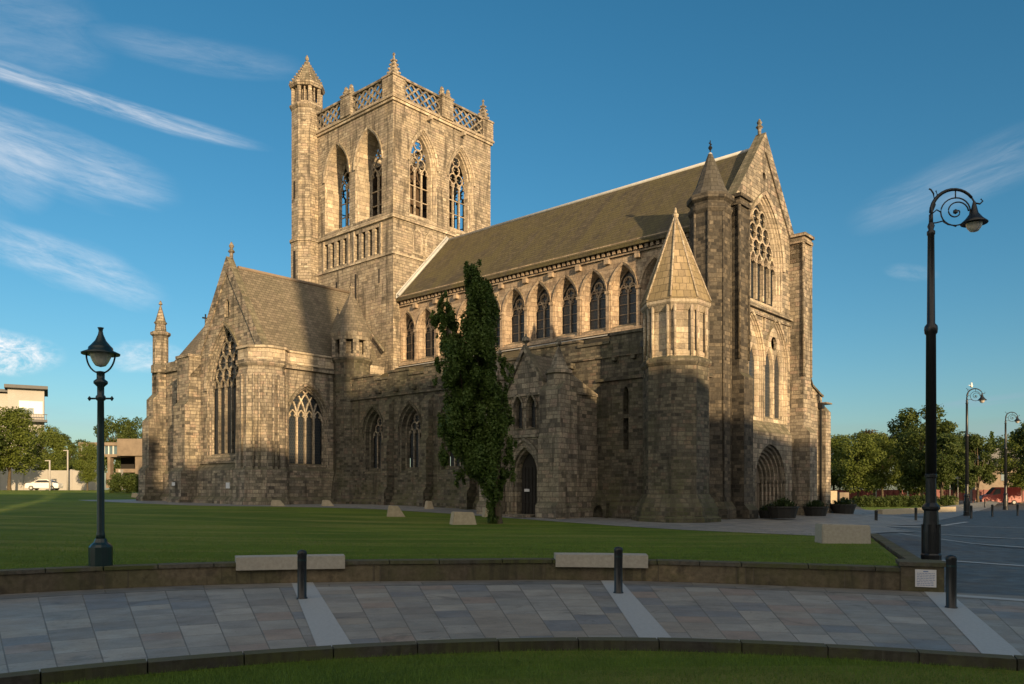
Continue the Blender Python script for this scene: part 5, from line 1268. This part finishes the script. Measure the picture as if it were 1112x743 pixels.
# ------------------------------------------------------------------ buildings left
def Xp(u, Y): return (u-556)/870*Y
def Zp(v, Y): return 2+(532-v)/870*Y
Y = 132.
t = thing('modern_building', 'pale rendered modern apartment block with balcony and grey flat roof at the left edge', 'building', (Xp(0, Y), Y, 1.9), R(30))
o0 = (Xp(0, Y), Y, 1.9)
def rb(b, u0, u1, v0, v1, y0, y1): b.box(Xp(u0, Y)-o0[0], Xp(u1, Y)-o0[0], y0, y1, Zp(v1, Y)-1.9, Zp(v0, Y)-1.9)
b = B(); rb(b, 7, 41.5, 421, 560, 0, 10); rb(b, -60, 7, 426, 560, 1.5, 12); part('wall', b, M['render'], t)
b = B(); rb(b, 4, 45, 417.5, 421, -1.2, 11); rb(b, -62, 8, 422, 425, .5, 13); part('roof', b, M['roofgrey'], t)
b = B(); rb(b, 17.5, 40, 434, 449, -.05, .06); w1 = part('window', b, M['canvas'], t)
b = B(); rb(b, 18.2, 25, 441.8, 448.6, -.12, -.06); rb(b, 26, 31.5, 441.8, 448.6, -.12, -.06); part('window_pane', b, M['bglass'], w1)
b = B(); rb(b, 24, 44.5, 455, 457.5, -2.0, 0); bal = part('balcony', b, M['roofgrey'], t)
b = B()
for k in range(9): rb(b, 24.3+k*2.4, 24.6+k*2.4, 449.5, 455, -2.0, -1.92)
rb(b, 24, 44.5, 449, 449.8, -2.0, -1.9); part('railing', b, M['roofgrey'], bal)
for k in range(5):
    for q in (470, 492): b = B(); rb(b, 8+k*6, 11.5+k*6, q, q+10, -.05, .05); part('window_pane', b, M['bglass'], t)
Y = 118.
t = thing('concrete_building', 'low brown concrete building on stilts with a ribbon of windows, behind the globe lamp', 'building', (Xp(100, Y), Y, 1.8)); o0 = (Xp(100, Y), Y, 1.8)
def rb(b, u0, u1, v0, v1, y0, y1): b.box(Xp(u0, Y)-o0[0], Xp(u1, Y)-o0[0], y0, y1, Zp(v1, Y)-1.8, Zp(v0, Y)-1.8)
b = B(); rb(b, 127, 172, 476.5, 495, 0, 14); rb(b, 81, 127, 480, 483.5, 1, 14); rb(b, 81, 127, 493, 496, 1, 14); rb(b, 81, 82.5, 483.5, 493, 1.1, 14); part('wall', b, M['concrete'], t)
b = B(); rb(b, 82.5, 127, 483.5, 493, 1.4, 1.5); wn_ = part('window_band', b, M['bglass'], t)
b = B()
for k in range(9): rb(b, 83+k*5, 83.6+k*5, 483.5, 493, 1.2, 1.39)
part('mullion', b, M['canvas'], wn_)
b = B(); rb(b, 113, 145, 496, 512, 5, 13); part('undercroft', b, M['darkint'], t)
b = B(); rb(b, 145, 172, 495, 530, .5, 13); rb(b, 122, 146, 509, 513, 1, 4); rb(b, 113, 116, 496, 530, 1, 2); rb(b, 100, 146, 513, 530, 4, 6); part('lower_wall', b, M['concrete'], t)
b = B(); b.box(Xp(-80, 116), Xp(112, 116), 115.7, 116.3, 0, Zp(511, 116)); 
for k in range(24): x = Xp(-80, 116)+k*3.5; b.box(x, x+.3, 115.6, 116.4, 0, Zp(510, 116))
tag(part('boundary_wall', b, M['render']), 'long pale sunlit wall behind the white car', 'wall')
b = B()
for i, (u, Yc, v0, lab) in enumerate(((73.5, 112, 489, 'thin pale post in front of the sunlit wall'), (54, 105, 500, 'slim pale post left of the thin post'))):
    b = B(); b.tube([(0, 0, 0), (0, 0, Zp(v0, Yc)-1.9)], .10, 6); b.box(-.6, .1, -.06, .06, Zp(v0, Yc)-2.0, Zp(v0, Yc)-1.88)
    o = part('lamp_column', b, M['render']); o.location = (Xp(u, Yc), Yc, 1.9); tag(o, lab, 'street lamp')
# road the car stands on
b = B(); b.box(-120, -30, 90, 99, 0, 1.93)
def car(name, lab, cat, L_, H_, m_, van=False):
    t = thing(name, lab, cat); b = B()
    if not van: Pf = [(-L_/2, .28), (-L_/2, .75), (-L_/2+.15, .95), (-L_*.27, 1.02), (-L_*.12, H_-.02), (L_*.16, H_), (L_*.36, 1.0), (L_/2-.05, .92), (L_/2, .7), (L_/2, .28)]
    else: Pf = [(-L_/2, .3), (-L_/2, H_-.1), (-L_/2+.15, H_), (L_*.14, H_), (L_*.28, 1.45), (L_/2-.1, 1.15), (L_/2, .8), (L_/2, .3)]
    n = len(Pf); inn = [(x, z) for x, z in Pf]
    V = [(x, -.86 if z < 1.1 else -.70, z) for x, z in Pf] + [(x, .86 if z < 1.1 else .70, z) for x, z in Pf]
    b.add(V, [tuple(range(n)), tuple(range(2*n-1, n-1, -1))] + [(i, (i+1) % n, n+(i+1) % n, n+i) for i in range(n)])
    me = b.mesh('body'); bm = bmesh.new(); bm.from_mesh(me); bmesh.ops.bevel(bm, geom=bm.edges[:], offset=.05, segments=2, affect='EDGES'); bm.to_mesh(me); bm.free(); part('body', me, m_, t)
    for s_ in (-1, 1):
        w_ = B()
        if not van: q = [(-L_*.235, 1.03), (-L_*.115, H_-.10), (L_*.145, H_-.09), (L_*.30, 1.03)]
        else: q = [(L_*.02, 1.25), (L_*.02, H_-.2), (L_*.13, H_-.2), (L_*.23, 1.3)]
        w_.add([(x, s_*(.88 if z < 1.1 else .765), z) for x, z in q], [(0,1,2,3)]); part('side_window', w_, M['glass'], t)
        for x in (-L_*.31, L_*.31):
            w_ = B(); w_.prism([(x+.31*math.cos(R(a)), .31+.31*math.sin(R(a))) for a in range(0, 360, 24)], lambda s, z, d: (s, d, z), s_*.68, s_*.90); wo_ = part('wheel', w_, M['tyre'], t)
            w_ = B(); w_.prism([(x+.19*math.cos(R(a)), .31+.19*math.sin(R(a))) for a in range(0, 360, 36)], lambda s, z, d: (s, d, z), s_*.90, s_*.91); part('rim', w_, M['lead'], wo_)
    for s_, nm, mm in ((1, 'headlight', M['canvas']), (-1, 'tail_light', M['redpaint'])):
        for q in (-.6, .6): w_ = B(); x = s_*L_/2; w_.box(min(x, x+s_*.03), max(x, x+s_*.03), q-.15, q+.15, .62, .78); part(nm, w_, mm, t)
    w_ = B(); w_.add([(L_*.365, -.68, 1.04), (L_*.365, .68, 1.04), (L_*.17, .62, H_-.05), (L_*.17, -.62, H_-.05)], [(0,1,2,3)]) if not van else w_.add([(L_*.295, -.7, 1.46), (L_*.295, .7, 1.46), (L_*.155, .62, H_-.1), (L_*.155, -.62, H_-.1)], [(0,1,2,3)])
    part('windscreen', w_, M['glass'], t); return t
c_ = car('parked_car', 'white car parked by the sunlit wall beyond the lawn on the left', 'car', 4.2, 1.45, M['white']); Y = 109; c_.location = (Xp(48, Y), Y, 1.95); c_.rotation_euler.z = R(8)
c_ = car('van', 'red van parked behind the third lamp post', 'van', 4.9, 2.35, M['redpaint'], True); Y = 109; c_.location = (Xp(1085, Y), Y, 0); c_.rotation_euler.z = R(170)
b = B(); b.box(-90, -25, 92, 100, 0, 1.935)
# right-hand distance
t = thing('hoarding', 'long low red painted board fence behind the park trees', 'fence', (0, 126, 0))
for k, (u0, u1) in enumerate(((893, 950), (952, 985), (987, 1012), (1016, 1052), (1056, 1078), (1098, 1150))):
    b = B(); b.box(Xp(u0, 126), Xp(u1, 126), 0, .12, .35, 2.0); 
    for q in range(int((u1-u0)/6)+1): x = Xp(u0+q*6, 126); b.box(x, x+.14, -.08, 0, 0, 2.1)
    part('board_panel', b, M['redboard'], t)
Y = 140
t = thing('house', 'brick house with a grey pitched roof behind the third lamp post', 'building', (Xp(1090, Y), Y, 0)); o0 = (Xp(1090, Y), Y)
b = B(); b.box(-5, 6, 0, 8, 0, 6.2); part('wall', b, M['concrete'], t)
b = B(); b.prism([(-5.6, 6.0), (-1.5, 9.2), (6.5, 9.2), (6.5, 6.0)], lambda s, z, d: (s, d, z), -.5, 8.5); part('roof', b, M['roofgrey'], t)
for x in (-3.5, -.5, 2.5): b = B(); b.box(x, x+1.1, -.06, .02, 3.6, 5.0); part('window_pane', b, M['bglass'], t)
t = thing('canopy', 'small white canvas canopy among the dark trees right of the nearest lamp post', 'canopy', (Xp(1046, 108), 108, 0)); t.scale = (.7, .7, .9)
b = B(); b.add([(-1.9, -1.5, 4.3), (1.9, -1.5, 4.3), (1.9, 1.5, 4.3), (-1.9, 1.5, 4.3), (0, 0, 5.1), (-1.9, -1.5, 3.9), (1.9, -1.5, 3.9), (1.9, 1.5, 3.9), (-1.9, 1.5, 3.9)], [(0,1,4), (1,2,4), (2,3,4), (3,0,4), (5,6,1,0), (6,7,2,1), (7,8,3,2), (8,5,0,3)]); part('canvas_roof', b, M['canvas'], t, None, False)
for x in (-1.8, 1.8):
    for y in (-1.4, 1.4): b = B(); b.tube([(x, y, 0), (x, y, 4.3)], .05, 6); part('leg', b, M['lead'], t)
b = B(); b.tube([(-1.4, 0, 4.8), (-1.4, 0, 6.6)], .04, 6); part('flagpole', b, M['lead'], t)
# grass island of the park, its kerb and low walls
g = B(); P_ = [gp(893, 560, 0), gp(955, 557, 0), gp(1012, 553.2, 0), gp(1035, 549, 0), gp(1035, 544, 0), gp(893, 544, 0)]
g.add([(x, y, .06) for x, y in P_] + [(x, y, -.1) for x, y in P_], [tuple(range(6))] + [(i, (i+1) % 6, 6+(i+1) % 6, 6+i) for i in range(6)]); struct('park_lawn', g, M['lawn'])
b = B()
def lowwall(u0, v0, u1, v1, h, m_, nm, lab, cat='wall'):
    b = B(); a = gp(u0, v0, 0); c_ = gp(u1, v1, 0); dx, dy = c_[0]-a[0], c_[1]-a[1]; l = math.hypot(dx, dy); nx, ny = -dy/l*.25, dx/l*.25
    V = [(p_[0]+s_*nx, p_[1]+s_*ny, z) for p_ in (a, c_) for s_ in (-1, 1) for z in (-.1, h)]
    b.add(V, [(0,1,3,2), (4,6,7,5), (1,5,7,3), (0,4,5,1), (2,3,7,6)]); o = part(nm, b, m_); tag(o, lab, cat)
lowwall(955, 559.5, 1035, 555.5, .45, M['palestone'], 'edging_wall', 'low pale kerb wall along the front of the park lawn')
lowwall(921, 548.5, 1040, 548.5, .9, M['coping'], 'edging_wall', 'dark low wall across the back of the park lawn')
lowwall(895, 553.5, 908, 553.5, 1.9, M['palestone'], 'garden_wall', 'pale block of wall between the church corner and the park')
lowwall(911, 551.0, 921, 551.0, 1.7, M['concrete'], 'garden_wall', 'brown piece of wall right of the pale block, left of the park lawn')

# ------------------------------------------------------------------ the town buildings behind the viewer, whose shade lies over the lawn
PERP = ROT - sa
def SW(t_, al): return W(t_*math.cos(sa)+al*math.sin(sa), -t_*math.sin(sa)+al*math.cos(sa))
M['sand'] = stone('town hall sandstone', MIDS, .3, .6, .3)
AL = -62.; UP = 62*math.tan(R(SUN_EL))
def block(name, lab, t0, t1, C0, C1, roofkind, depth=12, back=0.):
    w_ = t1-t0; X, Y = SW((t0+t1)/2, AL-back); t = thing(name, lab, 'building', (X, Y, 0), PERP)
    h0, h1 = C0+UP, C1+UP; b = B()
    if roofkind == 'gable':
        e = min(h0, h1)-2.2; b.box(-w_/2, w_/2, -depth, 0, -.5, e); part('wall', b, M['sand'], t)
        b = B(); b.prism([(-depth-.3, e), (-depth/2, h0), (-depth/2+.6, h0), (.3, e)], lambda s, z, d: (d, s, z), -w_/2-.2, w_/2+.2); rf_ = part('roof', b, M['tr_roof'], t)
        b = B(); b.box(w_*.3, w_*.3+1.1, -depth*.6, -depth*.6+.8, e, h0+.5); part('chimney', b, M['sand'], rf_)
    else:
        b = B(); b.prism([(-w_/2, -.5), (w_/2, -.5), (w_/2, h1-.35), (-w_/2, h0-.35)], lambda s, z, d: (s, d, z), -depth, 0); part('wall', b, M['sand'], t)
        b = B(); b.prism([(-w_/2-.15, h0-.347), (w_/2+.15, h1-.347), (w_/2+.15, h1), (-w_/2-.15, h0)], lambda s, z, d: (s, d, z), -depth-.15, .15); part('cornice', b, M['sand'], t); e = min(h0, h1)-1
    n = int(w_/3); m_ = int((e-1)/3.8)
    if n*m_ > 60: m_ = max(1, 60//n)
    for i in range(n):
        for j in range(m_):
            x = -w_/2+(i+.5)*w_/n; z = 1.2+j*3.8; b = B(); b.box(x-.55, x+.55, -.02, .06, z, z+2.1); part('window', b, M['glass'], t)
    return t
block('civic_building', 'long sandstone civic building behind the viewer, left end', -85, -39.75, 12.6, 13.0, 'gable')
block('civic_building', 'sandstone civic building behind the viewer, between the narrow passage and the tower', -38.95, -31, 13.2, 13.2, 'flat')
block('civic_building', 'narrower sandstone civic building beside the clock tower behind the viewer', -31.3, -21.7, 12.0, 10.7, 'flat', 10, 13)
ct = block('clock_tower', 'tall square sandstone clock tower behind the viewer', -21.9, -19.1, 23.6, 23.6, 'flat', 3.6)
b = B(); b.prism([(1.0*math.cos(R(a)), 30+1.0*math.sin(R(a))) for a in range(0, 360, 20)], lambda s, z, d: (s, d, z), 0.01, .12); part('clock_face', b, M['canvas'], ct)
block('civic_building', 'sandstone hall right of the clock tower behind the viewer', -19.3, -12.0, 14.0, 11.4, 'flat', 10, 5)
block('town_house', 'lower sandstone house next to the hall behind the viewer', -12.4, -8.1, 7.6, 6.0, 'flat')
block('town_house', 'plain sandstone terrace in the middle of the row behind the viewer', -8.4, 6.8, 8.0, 7.4, 'flat', 10, 13)
block('town_house', 'long lower sandstone terrace at the right of the row behind the viewer', 6.4, 56, 3.6, 3.6, 'gable')
